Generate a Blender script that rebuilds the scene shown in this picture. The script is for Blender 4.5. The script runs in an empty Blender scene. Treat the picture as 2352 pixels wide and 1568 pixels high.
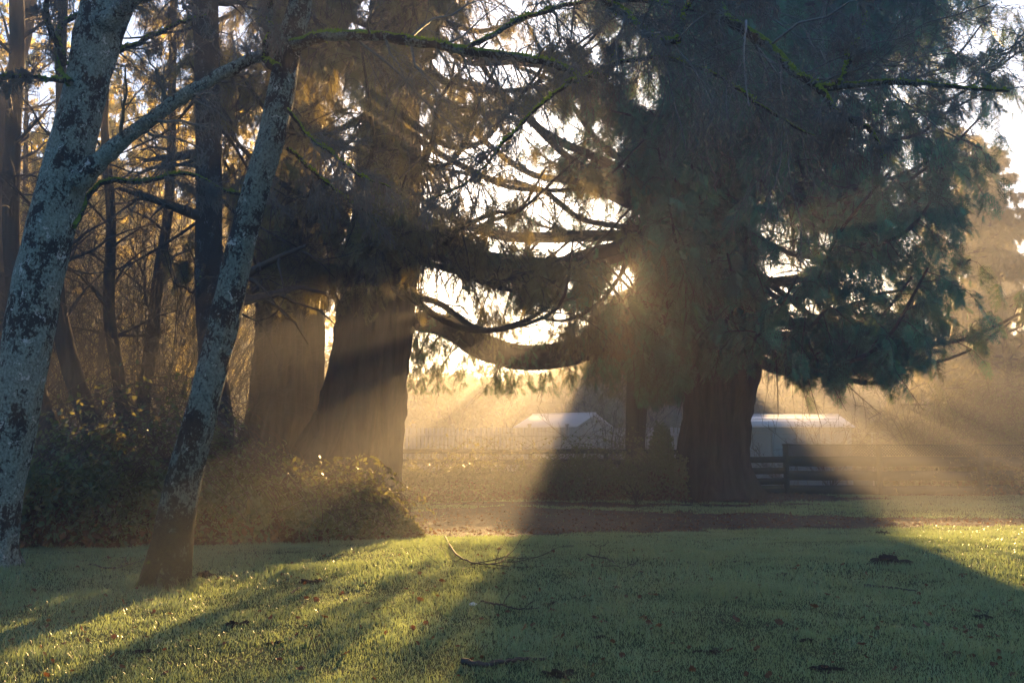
import bpy, math, random, zlib
import numpy as np
from math import radians as Rd, sin, cos, pi
from mathutils import Vector
rng = np.random.default_rng(11); random.seed(11)
scene = bpy.context.scene
COL = scene.collection
# ------------------------------------------------------------------ camera, sky, sun, exposure
F = 2287.0; CX, CY = 1176.0, 784.0; PITCH = Rd(6.0); EYE = np.array([0, 0, 1.5])
cam = bpy.data.cameras.new('camera'); camo = bpy.data.objects.new('camera', cam); COL.objects.link(camo)
camo.location = EYE; camo.rotation_euler = (Rd(90)+PITCH, 0, 0)
cam.sensor_width = 36; cam.lens = 36*F/2352; cam.clip_start = 0.05; cam.clip_end = 2000
scene.camera = camo
SUN_PX = (1437, 632)
def ray(px, py):
    a = (np.asarray(px, float)-CX)/F; b = -(np.asarray(py, float)-CY)/F
    return np.stack([a, np.cos(PITCH)-b*np.sin(PITCH), np.sin(PITCH)+b*np.cos(PITCH)], -1)
def at(px, py, Y):                                  # the point seen at that pixel, Y metres ahead
    r = ray(px, py); return EYE + r*(np.asarray(Y, float)/r[..., 1])[..., None]
def pix(P):
    d = np.asarray(P)-EYE; z = d[..., 1]*cos(PITCH)+d[..., 2]*sin(PITCH); y = -d[..., 1]*sin(PITCH)+d[..., 2]*cos(PITCH)
    z = np.where(z < .1, .1, z)
    return CX+F*d[..., 0]/z, CY-F*y/z
sd = ray(*SUN_PX); sd = sd/np.linalg.norm(sd)
elev = math.asin(sd[2]); azim = math.atan2(sd[0], sd[1])
sun = bpy.data.lights.new('sun', 'SUN'); suno = bpy.data.objects.new('sun', sun); COL.objects.link(suno)
suno.rotation_euler = Vector(sd).to_track_quat('Z', 'Y').to_euler(); suno.location = (0, 0, 40)
sun.energy = 5.0; sun.angle = Rd(0.53); sun.color = (1.0, 0.60, 0.23)
world = bpy.data.worlds.new('World'); scene.world = world; world.use_nodes = True
wn = world.node_tree; wn.nodes.clear()
sky = wn.nodes.new('ShaderNodeTexSky'); sky.sky_type = 'NISHITA'; sky.sun_disc = False
sky.sun_elevation = elev; sky.sun_rotation = azim; sky.air_density = 1.0; sky.dust_density = 1.1; sky.ozone_density = 4.2
bg = wn.nodes.new('ShaderNodeBackground'); bg.inputs[1].default_value = 0.062
wo = wn.nodes.new('ShaderNodeOutputWorld'); wn.links.new(sky.outputs[0], bg.inputs[0]); wn.links.new(bg.outputs[0], wo.inputs[0])
vs = scene.view_settings; vs.view_transform = 'Standard'; vs.look = 'None'; vs.exposure = 2.6; vs.gamma = 1; vs.use_curve_mapping = False
cy = scene.cycles
cy.max_bounces = 5; cy.diffuse_bounces = 3; cy.glossy_bounces = 2; cy.transmission_bounces = 3; cy.volume_bounces = 0
cy.transparent_max_bounces = 8; cy.use_denoising = True; cy.sample_clamp_indirect = 3; cy.use_adaptive_sampling = False
try: cy.denoiser = 'OPENIMAGEDENOISE'; cy.denoising_input_passes = 'RGB_ALBEDO_NORMAL'
except Exception: pass
cy.caustics_reflective = False; cy.caustics_refractive = False

# ------------------------------------------------------------------ materials
def nt(name):
    m = bpy.data.materials.new(name); m.use_nodes = True; t = m.node_tree; t.nodes.clear()
    o = t.nodes.new('ShaderNodeOutputMaterial'); return m, t, o
def N(t, k, **kw):
    n = t.nodes.new(k)
    for a, v in kw.items():
        if a.startswith('i_'): n.inputs[a[2:].replace('_', ' ')].default_value = v
        else: setattr(n, a, v)
    return n
def noise(t, scale, detail=4, rough=.55, stretch=None, coord='Object', dist=0):
    tc = N(t, 'ShaderNodeTexCoord'); src = tc.outputs[coord]
    if stretch:
        mp = N(t, 'ShaderNodeMapping'); mp.inputs['Scale'].default_value = stretch; t.links.new(src, mp.inputs[0]); src = mp.outputs[0]
    n = N(t, 'ShaderNodeTexNoise', i_Scale=scale, i_Detail=detail, i_Roughness=rough); n.inputs['Distortion'].default_value = dist
    t.links.new(src, n.inputs['Vector']); return n.outputs['Fac']
def ramp(t, src, stops):
    r = N(t, 'ShaderNodeValToRGB'); e = r.color_ramp.elements
    while len(e) < len(stops): e.new(.5)
    for q, (p, c) in zip(e, stops): q.position = p; q.color = (*c, 1) if len(c) == 3 else c
    t.links.new(src, r.inputs[0]); return r.outputs[0]
def mixc(t, fac, a, b):
    m = N(t, 'ShaderNodeMix', data_type='RGBA')
    for s, k in ((fac, 0), (a, 6), (b, 7)):
        if isinstance(s, (float, int)): m.inputs[k].default_value = s
        elif isinstance(s, tuple): m.inputs[k].default_value = (*s, 1)
        else: t.links.new(s, m.inputs[k])
    return m.outputs[2]
def bump(t, h, strength, dist):
    b = N(t, 'ShaderNodeBump'); b.inputs['Strength'].default_value = strength; b.inputs['Distance'].default_value = dist
    t.links.new(h, b.inputs['Height']); return b.outputs[0]
def plain(name, col, var=.25, scale=6, rough=.8, stretch=None, bm=.3, spec=.3):
    m, t, o = nt(name); p = N(t, 'ShaderNodeBsdfPrincipled'); p.inputs['Roughness'].default_value = rough; p.inputs['Specular IOR Level'].default_value = spec
    n = noise(t, scale, 6, .6, stretch)
    c = ramp(t, n, [(.25, tuple(x*(1-var) for x in col)), (.75, tuple(x*(1+var) for x in col))])
    t.links.new(c, p.inputs['Base Color']); t.links.new(bump(t, n, bm, .02), p.inputs['Normal']); t.links.new(p.outputs[0], o.inputs[0]); return m
def leafmat(name, stops, trans, tfac=.4, rough=.45, spec=.5, scale=.6):
    """opaque leaf: diffuse + light let through; colour varies leaf by leaf and in big patches"""
    m, t, o = nt(name); g = N(t, 'ShaderNodeNewGeometry'); n = noise(t, scale, 3)
    ad = N(t, 'ShaderNodeMath', operation='MULTIPLY_ADD'); at_ = N(t, 'ShaderNodeAttribute', attribute_name='tint'); t.links.new(at_.outputs['Fac'], ad.inputs[0]); ad.inputs[1].default_value = .6
    sb = N(t, 'ShaderNodeMath', operation='SUBTRACT'); t.links.new(n, sb.inputs[0]); sb.inputs[1].default_value = .3; t.links.new(sb.outputs[0], ad.inputs[2])
    c = ramp(t, ad.outputs[0], stops)
    p = N(t, 'ShaderNodeBsdfPrincipled'); t.links.new(c, p.inputs['Base Color']); p.inputs['Roughness'].default_value = rough; p.inputs['Specular IOR Level'].default_value = spec
    tr = N(t, 'ShaderNodeBsdfTranslucent'); tr.inputs[0].default_value = (*trans, 1)
    mx = N(t, 'ShaderNodeMixShader'); mx.inputs[0].default_value = tfac; t.links.new(p.outputs[0], mx.inputs[1]); t.links.new(tr.outputs[0], mx.inputs[2]); t.links.new(mx.outputs[0], o.inputs[0]); return m
def alder_bark(name, dark=(.020, .018, .016), lich=(.20, .25, .21), pale=(.52, .55, .50), cover=.5, moss=.6, foot=0.):
    """dark bark under blotches of grey green lichen, white lichen discs and moss; the foot is bare and mossy"""
    m, t, o = nt(name); p = N(t, 'ShaderNodeBsdfPrincipled'); p.inputs['Roughness'].default_value = .85; p.inputs['Specular IOR Level'].default_value = .25
    def mth(op, a, b, c=None):
        q = N(t, 'ShaderNodeMath', operation=op)
        for k, v in enumerate((a, b, c)):
            if v is None: continue
            if isinstance(v, (int, float)): q.inputs[k].default_value = v
            else: t.links.new(v, q.inputs[k])
        return q.outputs[0]
    big = noise(t, 3.2, 3, .5, (1, 1, .8)); fine = noise(t, 38, 7, .75, (1, 1, .8)); blot = noise(t, 12, 9, .72, (1, 1, .7), dist=.5); mid = noise(t, 7, 7, .7, dist=.8)
    tc = N(t, 'ShaderNodeTexCoord'); sz_ = N(t, 'ShaderNodeSeparateXYZ'); t.links.new(tc.outputs['Object'], sz_.inputs[0])
    ft = N(t, 'ShaderNodeMapRange'); t.links.new(sz_.outputs[2], ft.inputs[0]); ft.inputs[1].default_value = .15; ft.inputs[2].default_value = 1.9; ft.inputs[3].default_value = -foot; ft.inputs[4].default_value = 0
    col = ramp(t, fine, [(.3, dark), (.7, tuple(x*2.4 for x in dark))])
    f = mth('ADD', mth('ADD', mth('ADD', mth('MULTIPLY', big, .4), mth('MULTIPLY', fine, .3)), mth('MULTIPLY', blot, .5)), ft.outputs[0])
    th = .70-.20*cover; l2 = ramp(t, fine, [(.36, tuple(x*.30 for x in lich)), (.52, lich), (.68, tuple(x*1.5 for x in lich))])
    col = mixc(t, ramp(t, f, [(th, (0, 0, 0)), (th+.03, (1, 1, 1))]), col, l2)
    g2 = mth('ADD', mth('ADD', mth('MULTIPLY', mid, .7), mth('MULTIPLY', fine, .35)), mth('MULTIPLY', ft.outputs[0], .7)); tp = .665-.09*cover
    col = mixc(t, ramp(t, g2, [(tp, (0, 0, 0)), (tp+.02, (1, 1, 1))]), col, pale)
    g = N(t, 'ShaderNodeNewGeometry'); sx = N(t, 'ShaderNodeSeparateXYZ'); t.links.new(g.outputs['Normal'], sx.inputs[0])
    ms = mth('MULTIPLY', mth('ADD', mth('ADD', mth('MULTIPLY', mid, 1.0), mth('MULTIPLY', sx.outputs[2], .35)), mth('MULTIPLY', ft.outputs[0], -2.6)), .6); tm = .56-.16*moss
    mc = ramp(t, fine, [(.3, (.06, .13, .008)), (.7, (.26, .40, .03))]); col = mixc(t, ramp(t, ms, [(tm, (0, 0, 0)), (tm+.03, (1, 1, 1))]), col, mc)
    if foot > .05:
        fm_ = N(t, 'ShaderNodeMapRange'); t.links.new(mth('ADD', sz_.outputs[2], mth('MULTIPLY', blot, 1.2)), fm_.inputs[0]); fm_.inputs[1].default_value = .4; fm_.inputs[2].default_value = 2.5; fm_.inputs[3].default_value = .8; fm_.inputs[4].default_value = 0
        col = mixc(t, fm_.outputs[0], col, ramp(t, fine, [(.35, (.012, .016, .007)), (.7, (.06, .085, .018))]))
    t.links.new(col, p.inputs['Base Color'])
    t.links.new(bump(t, mth('ADD', mth('ADD', fine, blot), mid), 1, .05), p.inputs['Normal']); t.links.new(p.outputs[0], o.inputs[0]); return m
def cedar_bark(name, a=(.014, .010, .008), b=(.07, .052, .042)):
    m, t, o = nt(name); p = N(t, 'ShaderNodeBsdfPrincipled'); p.inputs['Roughness'].default_value = .9; p.inputs['Specular IOR Level'].default_value = .15
    n = noise(t, 6, 9, .68, (1, 1, .09), dist=.4); n2 = noise(t, 1.4, 4)
    c = ramp(t, n, [(.32, a), (.62, b)]); c = mixc(t, ramp(t, n2, [(.45, (0, 0, 0)), (.7, (.5, .5, .5))]), c, (.06, .065, .045))
    t.links.new(c, p.inputs['Base Color']); t.links.new(bump(t, n, 1, .09), p.inputs['Normal']); t.links.new(p.outputs[0], o.inputs[0]); return m
M = {}
M['alder'] = alder_bark('lichened bark', cover=.62, moss=.42, foot=.07); M['alder_pale'] = alder_bark('pale lichened bark', cover=.72, moss=.25, foot=.03, lich=(.27, .33, .28), pale=(.66, .68, .64))
M['mossy'] = alder_bark('mossy bark', cover=.5, moss=1.45, lich=(.15, .19, .17), pale=(.3, .34, .32))
M['dark_lichen'] = alder_bark('dark bark with lichen flecks', cover=.3, moss=.3, pale=(.28, .28, .3), lich=(.1, .11, .11))
M['cedar_bark'] = cedar_bark('fibrous red brown bark'); M['dark_bark'] = cedar_bark('dark bark', (.02, .015, .012), (.06, .045, .035))
M['stick'] = plain('dead stick', (.04, .033, .028), .4, 30, .7)
M['twig'] = plain('twig bark', (.10, .115, .10), .5, 30, .55, spec=.6)
M['twig_far'] = plain('far twig bark', (.05, .038, .028), .4, 20, .7)
M['catkin'] = plain('catkin', (.16, .14, .12), .3, 30, .7)
M['cedar_leaf'] = leafmat('cedar sprays', [(.12, (.005, .035, .016)), (.38, (.010, .11, .055)), (.6, (.020, .20, .10)), (.82, (.045, .32, .15)), (.95, (.05, .28, .02))], (.16, .2, .04), .25, .5, .5, .8)
M['thin_leaf'] = leafmat('sparse cedar sprays', [(.15, (.015, .04, .025)), (.5, (.035, .085, .05)), (.9, (.08, .15, .06))], (.30, .24, .06), .4, .5, .4)
M['gold_leaf'] = leafmat('evergreen leaves', [(.15, (.025, .04, .012)), (.5, (.05, .08, .02)), (.9, (.11, .12, .03))], (.75, .60, .14), .55, .4, .5)
M['bramble_leaf'] = leafmat('bramble leaves', [(.1, (.012, .05, .03)), (.45, (.025, .10, .05)), (.75, (.06, .13, .05)), (.95, (.14, .12, .04))], (.34, .30, .07), .35, .4, .5, 1.2)
M['moss'] = leafmat('moss', [(.1, (.06, .12, .01)), (.5, (.16, .30, .02)), (.9, (.28, .42, .05))], (.4, .55, .05), .35, .8, .1, 8)
M['cane'] = plain('bramble cane', (.10, .06, .045), .3, 20, .6)
M['dry_leaf'] = leafmat('dry leaves', [(.1, (.025, .014, .01)), (.5, (.07, .035, .018)), (.9, (.17, .075, .025))], (.3, .12, .03), .2, .6, .3, 5)

# ------------------------------------------------------------------ mesh helpers
class MB:
    def __init__(s): s.v = []; s.t = []; s.q = []; s.n = 0; s.c = []
    def add(s, V, T=None, Q=None, tint=None):
        V = np.asarray(V, np.float32).reshape(-1, 3); s.c.append(np.full(len(V), .5, np.float32) if tint is None else tint.astype(np.float32))
        if T is not None and len(T): s.t.append(np.asarray(T, np.int64).reshape(-1, 3)+s.n)
        if Q is not None and len(Q): s.q.append(np.asarray(Q, np.int64).reshape(-1, 4)+s.n)
        s.v.append(V); s.n += len(V); return s
    def box(s, c, d, rz=0, ry=0):
        V = np.array([[x, y, z] for x in (-.5, .5) for y in (-.5, .5) for z in (-.5, .5)])*np.array(d)
        if ry: V = V @ np.array([[cos(ry), 0, -sin(ry)], [0, 1, 0], [sin(ry), 0, cos(ry)]])
        if rz: V = V @ np.array([[cos(rz), sin(rz), 0], [-sin(rz), cos(rz), 0], [0, 0, 1]])
        return s.add(V+np.array(c), Q=[[0, 1, 3, 2], [4, 6, 7, 5], [0, 4, 5, 1], [2, 3, 7, 6], [0, 2, 6, 4], [1, 5, 7, 3]])
    def tubes(s, P, R, sides=3, cap=False):
        """P (N,k,3), R (N,k): N tubes at once"""
        P = np.asarray(P, float); R = np.asarray(R, float)
        if P.ndim == 2: P = P[None]; R = R[None]
        n, k, _ = P.shape
        T = np.gradient(P, axis=1); T /= np.linalg.norm(T, axis=2, keepdims=True)+1e-9
        ref = np.where(np.abs(T[:, :1, 2:3]) > .8, np.array([1., 0, 0]), np.array([0, 0, 1.])); ref = np.broadcast_to(ref, T.shape)
        A = np.cross(T, ref); A /= np.linalg.norm(A, axis=2, keepdims=True)+1e-9; B = np.cross(T, A)
        th = np.arange(sides)*2*pi/sides
        V = P[:, :, None]+R[:, :, None, None]*(A[:, :, None]*np.cos(th)[None, None, :, None]+B[:, :, None]*np.sin(th)[None, None, :, None])
        i = np.arange(n)[:, None, None]*k*sides; j = np.arange(k-1)[None, :, None]*sides; a = np.arange(sides)[None, None]; b = (a+1) % sides
        q = np.stack([i+j+a, i+j+b, i+j+sides+b, i+j+sides+a], -1).reshape(-1, 4)
        return s.add(V, Q=q)
    def inst(s, tv, tf, M3, L):
        """template verts tv (n,3), tris tf, matrices M3 (N,3,3) with columns = local axes, places L"""
        V = np.einsum('nij,vj->nvi', M3, tv)+L[:, None]
        f = tf[None]+np.arange(len(L))[:, None, None]*len(tv)
        return s.add(V, T=f, tint=np.repeat(rng.random(len(L)), len(tv)))
    def build(s, name, mat, parent=None, smooth=False):
        me = bpy.data.meshes.new(name); V = np.concatenate(s.v).astype(np.float32)
        t = np.concatenate(s.t) if s.t else np.zeros((0, 3), int); q = np.concatenate(s.q) if s.q else np.zeros((0, 4), int)
        loc = np.zeros(3)
        if parent is not None: loc = np.array(parent.location)
        V = V-loc.astype(np.float32)
        me.vertices.add(len(V)); me.vertices.foreach_set('co', V.ravel())
        lv = np.concatenate([t.ravel(), q.ravel()]).astype(np.int32); me.loops.add(len(lv)); me.loops.foreach_set('vertex_index', lv)
        st = np.concatenate([np.arange(len(t))*3, len(t)*3+np.arange(len(q))*4]).astype(np.int32)
        me.polygons.add(len(st)); me.polygons.foreach_set('loop_start', st)
        me.update(calc_edges=True); a_ = me.attributes.new('tint', 'FLOAT', 'POINT'); a_.data.foreach_set('value', np.concatenate(s.c)); me.validate(verbose=False)
        if smooth: me.polygons.foreach_set('use_smooth', np.ones(len(me.polygons), bool))
        me.materials.append(M[mat] if isinstance(mat, str) else mat)
        o = bpy.data.objects.new(name, me); COL.objects.link(o)
        if parent is not None: o.parent = parent
        return o
def crown(root, parts, name='crown'):
    """branches and leaves of one tree as one part with two materials"""
    big_ = MB(); cnt = []
    for mb, mat in parts:
        V = np.concatenate(mb.v); T = np.concatenate(mb.t) if mb.t else None; Q = np.concatenate(mb.q) if mb.q else None
        big_.add(V, T, Q, np.concatenate(mb.c)); cnt.append((0 if T is None else len(T), 0 if Q is None else len(Q), mat))
    o = big_.build(name, parts[0][1], root); me = o.data; idx = np.concatenate([np.full(t, i) for i, (t, q, m) in enumerate(cnt)]+[np.full(q, i) for i, (t, q, m) in enumerate(cnt)])
    for mb, mat in parts[1:]: me.materials.append(M[mat])
    me.polygons.foreach_set('material_index', idx.astype(np.int32)[:len(me.polygons)]); return o
def tag(o, label=None, cat=None, group=None, kind=None):
    for k, v in (('label', label), ('category', cat), ('group', group), ('kind', kind)):
        if v: o[k] = v
    return o
def thing(name, label, cat, loc, group=None):
    global rng; rng = np.random.default_rng(zlib.crc32(label.encode()))          # each thing keeps its own shape when others change
    o = bpy.data.objects.new(name, None); COL.objects.link(o); o.location = [float(x) for x in loc]; o.empty_display_size = .2
    return tag(o, label, cat, group)
def copytree(o, loc, rz=0, sc=1, label=None):
    c = o.copy(); COL.objects.link(c); c.location = loc; c.rotation_euler = (0, 0, rz); c.scale = (sc, sc, sc)
    if label: c['label'] = label
    for ch in list(o.children):
        d = ch.copy(); COL.objects.link(d); d.parent = c
    return c
def unit(v): return v/(np.linalg.norm(v, axis=-1, keepdims=True)+1e-9)
def smooth_curve(P, n=40):
    """Catmull-Rom through control points"""
    P = np.asarray(P, float); Q = np.vstack([2*P[0]-P[1], P, 2*P[-1]-P[-2]]); m = len(P)-1
    u = np.linspace(0, m-1e-6, n); i = u.astype(int); f = (u-i)[:, None]
    a, b, c, d = Q[i], Q[i+1], Q[i+2], Q[i+3]
    return .5*((2*b)+(-a+c)*f+(2*a-5*b+4*c-d)*f**2+(-a+3*b-3*c+d)*f**3)
_ng = rng.random((64, 64, 3))
def vn(x, y, k=0):
    x = np.asarray(x, float) % 64; y = np.asarray(y, float) % 64; i = x.astype(int); j = y.astype(int); f = x-i; g = y-j
    f = f*f*(3-2*f); g = g*g*(3-2*g); A = _ng[:, :, k]
    return (A[i % 64, j % 64]*(1-f)*(1-g)+A[(i+1) % 64, j % 64]*f*(1-g)+A[i % 64, (j+1) % 64]*(1-f)*g+A[(i+1) % 64, (j+1) % 64]*f*g)
def ground_z(x, y):
    x = np.asarray(x, float); y = np.asarray(y, float)
    g = .13*np.exp(-((y-13.2-.12*x)/3.6)**2)-.10*np.exp(-((y-20)/3.5)**2)
    g = g+.09*(vn(x*.35+9, y*.35+5)-.5)+.035*(vn(x*1.3+3, y*1.3+1, 1)-.5)+.012*(vn(x*5, y*5, 2)-.5)
    return g*np.clip((60-np.hypot(x, y))/15, 0, 1)
def trunk(mb, C, W, sides=48, n=60, ridges=.05, rk=14, flare=0, lump=.04, seed=0, fh=.55):
    """C control points, W radii; lobed, ridged, flaring at the foot"""
    c = smooth_curve(C, n); w = np.interp(np.linspace(0, len(W)-1, n), np.arange(len(W)), W)
    T = unit(np.gradient(c, axis=0)); A = unit(np.cross(T, np.array([0, 1., 0]))); B = np.cross(A, T)*-1
    th = np.arange(sides)*2*pi/sides; h = np.linspace(0, 1, n)[:, None]; z = c[:, 2:3]
    z0 = c[0, 2]
    ad = 1+ridges*np.sin(rk*th[None]+2*np.sin(z*.9+seed)+seed)+ridges*.6*np.sin((rk*1.7//1)*th[None]+z*.7+seed*2)
    ad = ad+lump*2*(vn(th[None]*0+np.cos(th)[None]*1.5+10+seed*3, z*1.1+np.sin(th)[None]*1.5)-.5)+lump*(vn(np.cos(th)[None]*5+20, z*5+np.sin(th)[None]*5, 1)-.5)
    fl = np.exp(-(z-z0)/fh)*flare; ad = ad+fl*(.55+.45*np.sin(5*th[None]+seed)+.25*np.sin(9*th[None]+seed*2))
    R = w[:, None]*ad
    V = c[:, None]+R[..., None]*(A[:, None]*np.cos(th)[None, :, None]+B[:, None]*np.sin(th)[None, :, None])
    j = np.arange(n-1)[:, None]*sides; a = np.arange(sides)[None]; b = (a+1) % sides
    mb.add(V, Q=np.stack([j+a, j+b, j+sides+b, j+sides+a], -1).reshape(-1, 4)); return c, w
def children_of(P, R, nch, ang, lenf, radf, k=5, droop=0., wig=.12, umin=.15, jitter=.35, minlen=0, L0=None, flat=0., curl=0.):
    """vectorised side shoots: P (N,m,3) R (N,m) -> (N*nch,k,3),(..)"""
    n, m, _ = P.shape
    L = np.linalg.norm(np.diff(P, axis=1), axis=2).sum(1) if L0 is None else np.full(n, L0)
    u = umin+(1-umin)*(np.arange(nch)[None]+rng.random((n, nch)))/nch; u = np.clip(u, 0, .999)
    f = u*(m-1); i = f.astype(int); f = (f-i)[..., None]; r = np.arange(n)[:, None]
    S = P[r, i]*(1-f)+P[r, i+1]*f; T = unit(P[r, i+1]-P[r, i]); rr = (R[r, i]*(1-f[..., 0])+R[r, i+1]*f[..., 0])
    rnd = rng.normal(size=S.shape); rnd[..., 2] *= (1-flat); side = unit(np.cross(T, rnd))
    a = ang*(1+jitter*(rng.random(S.shape[:2])-.5)*2); D = unit(T*np.cos(a)[..., None]+side*np.sin(a)[..., None])
    ln = L[:, None]*lenf*(1-.55*u)*(.6+.8*rng.random(u.shape)); ln = np.maximum(ln, minlen)
    s = np.linspace(0, 1, k)[None, None, :, None]
    C = S[:, :, None]+D[:, :, None]*ln[..., None, None]*s
    C = C+np.array([0, 0, -1.])*droop*ln[..., None, None]*s**2
    C = C+unit(rng.normal(size=S.shape))[:, :, None]*curl*ln[..., None, None]*s**2
    C = C+np.cumsum(rng.normal(size=C.shape)*wig*ln[..., None, None]/k*(s > 0), axis=2)
    rad = np.minimum(rr*radf, .9*rr)[..., None]*(1-.75*s[..., 0])
    return C.reshape(-1, k, 3), rad.reshape(-1, k)
# spray template: a drooping herringbone fan, +x along, +z normal, about 1 long
def spray_template(pairs=6, w=.035, spread=.42, sag=.25):
    V = []; T = []
    def tri(p0, p1, wd):
        d = p1-p0; nrm = np.array([-d[1], d[0], 0]); nrm = nrm/np.linalg.norm(nrm)*wd; i = len(V)
        V.extend([p0-nrm, p0+nrm, p1]); T.append([i, i+1, i+2])
    for k in range(pairs):
        u = .08+.82*k/pairs; l = spread*(1-.6*abs(u-.3))*(1-.4*u)
        for sgn in (-1, 1):
            p0 = np.array([u, 0, -sag*u*u]); p1 = p0+np.array([l*.8, sgn*l*.75, -.25*l]); tri(p0, p1, w)
    tri(np.array([0, 0, 0.]), np.array([1, 0, -sag]), w*.6)
    return np.array(V), np.array(T)
SPR = spray_template(); SPR_S = spray_template(3, .11, .6, .3)
def frond_template(n=4, pairs=4, w=.02):
    sv, st = spray_template(pairs, w*2.2, .45, .25); V = []; T = []
    def put(o, a, l, tilt):
        c, s_ = cos(a), sin(a); X = np.array([c, s_, -.25]); X /= np.linalg.norm(X); Y = np.array([-s_, c, tilt]); Y -= X*Y.dot(X); Y /= np.linalg.norm(Y); Z = np.cross(X, Y)
        T.append(st+sum(len(v) for v in V)); V.append(o+(sv @ np.stack([X, Y, Z]))*l)
    for k in range(n):
        u = .12+.75*k/n
        for sg in (-1, 1): put(np.array([u, 0, -.3*u*u]), sg*(.75-.2*u), .52*(1-.35*u), sg*.5)
    put(np.array([.75, 0, -.17]), 0, .4, 0)
    i = sum(len(v) for v in V); V.append(np.array([[0, -.012, 0], [0, .012, 0], [.8, 0, -.19]])); T.append(np.array([[i, i+1, i+2]]))
    return np.concatenate(V), np.concatenate(T)
FROND = frond_template()
def leaf_template():
    V = np.array([[0, 0, 0], [.45, .28, .06], [1, 0, -.05], [.45, -.28, .06], [.5, 0, -.03]]); return V, np.array([[0, 4, 1], [1, 4, 2], [0, 3, 4], [3, 2, 4]])
LEAF = leaf_template()
def frames(D, roll_up=.5):
    """columns x=D, z = a normal leaning up with random roll"""
    D = unit(D); up = rng.normal(size=D.shape)*(1-roll_up)+np.array([0, 0, 1.])*roll_up
    Y = unit(np.cross(up, D)); Z = np.cross(D, Y); return np.stack([D, Y, Z], -1)
def put_sprays(mb, S, D, size, tmpl=SPR, keep=None, roll=.4):
    if keep is not None:
        k = keep(S+unit(D)*.6*size[:, None]); S, D, size = S[k], D[k], size[k]
    if len(S): mb.inst(tmpl[0], tmpl[1], frames(D, roll)*size[:, None, None], S)
def points_on(P, n, umin=.1):
    N_, m, _ = P.shape; u = umin+(1-umin)*rng.random((N_, n)); f = np.clip(u, 0, .999)*(m-1); i = f.astype(int); f = (f-i)[..., None]; r = np.arange(N_)[:, None]
    S = P[r, i]*(1-f)+P[r, i+1]*f; T = unit(P[r, i+1]-P[r, i]); return S.reshape(-1, 3), T.reshape(-1, 3)

# where the crowns are open (pixels of the 2352 picture, at the depth of the crown): cx, cy, rx, ry, share removed
GAPS = [(1435, 635, 33, 29, 1), (1330, 565, 95, 24, .97), (1385, 680, 34, 30, .6), (1230, 748, 160, 42, .7), (1010, 650, 50, 60, .75), (1090, 710, 90, 45, .6),
        (1330, 480, 110, 45, .6), (1180, 430, 140, 60, .5), (1060, 350, 100, 45, .65), (1230, 300, 120, 50, .6), (1120, 160, 120, 55, .8), (700, 480, 40, 90, .5), (800, 350, 22, 110, .7), (600, 300, 40, 80, .5), (1400, 330, 60, 60, .5), (1250, 90, 90, 40, .5),
        (1480, 200, 40, 60, .3), (1430, 470, 50, 50, .35), (990, 460, 50, 40, .5), (950, 300, 40, 60, .7)]
_h = np.random.default_rng(5)
GAPS += [(1300, 565, 80, 22, .97), (1240, 470, 60, 30, .4), (1800, 640, 34, 26, .9), (1860, 705, 48, 20, .9), (1900, 560, 22, 22, .85), (1785, 770, 42, 22, .9), (1760, 590, 16, 22, .9), (2230, 90, 40, 50, .7), (2250, 300, 44, 40, .7), (1960, 690, 26, 16, .85)]
GAPS += [(1500+780*_h.random(), 30+800*_h.random(), 5+8*_h.random(), 6+12*_h.random(), .97) for _ in range(46)]
GAPS += [(620+800*_h.random(), 20+520*_h.random(), 6+12*_h.random(), 8+20*_h.random(), .97) for _ in range(60)]
GAPS = [g_ for g_ in GAPS if not (1462 < g_[0] < 1575 and 420 < g_[1] < 760)]
def open_sky(P):
    px, py = pix(P); keep = np.ones(len(P), bool); rd = rng.random(len(P))
    wob = 1+.35*(vn(px/30, py/30)-.5)*2
    for cx, cy_, rx, ry, a in GAPS:
        d = ((px-cx)/rx)**2+((py-cy_)/ry)**2; keep &= ~((d < wob) & (rd < a) & ~((px < 1396) & (py > 628) & (py < 632+.38*(1437-px)) & (px > 1090)))
    return keep
def conifer_limbs(limbs, trunk_fn, reach=1.0):
    out = []; 
    return out
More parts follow.
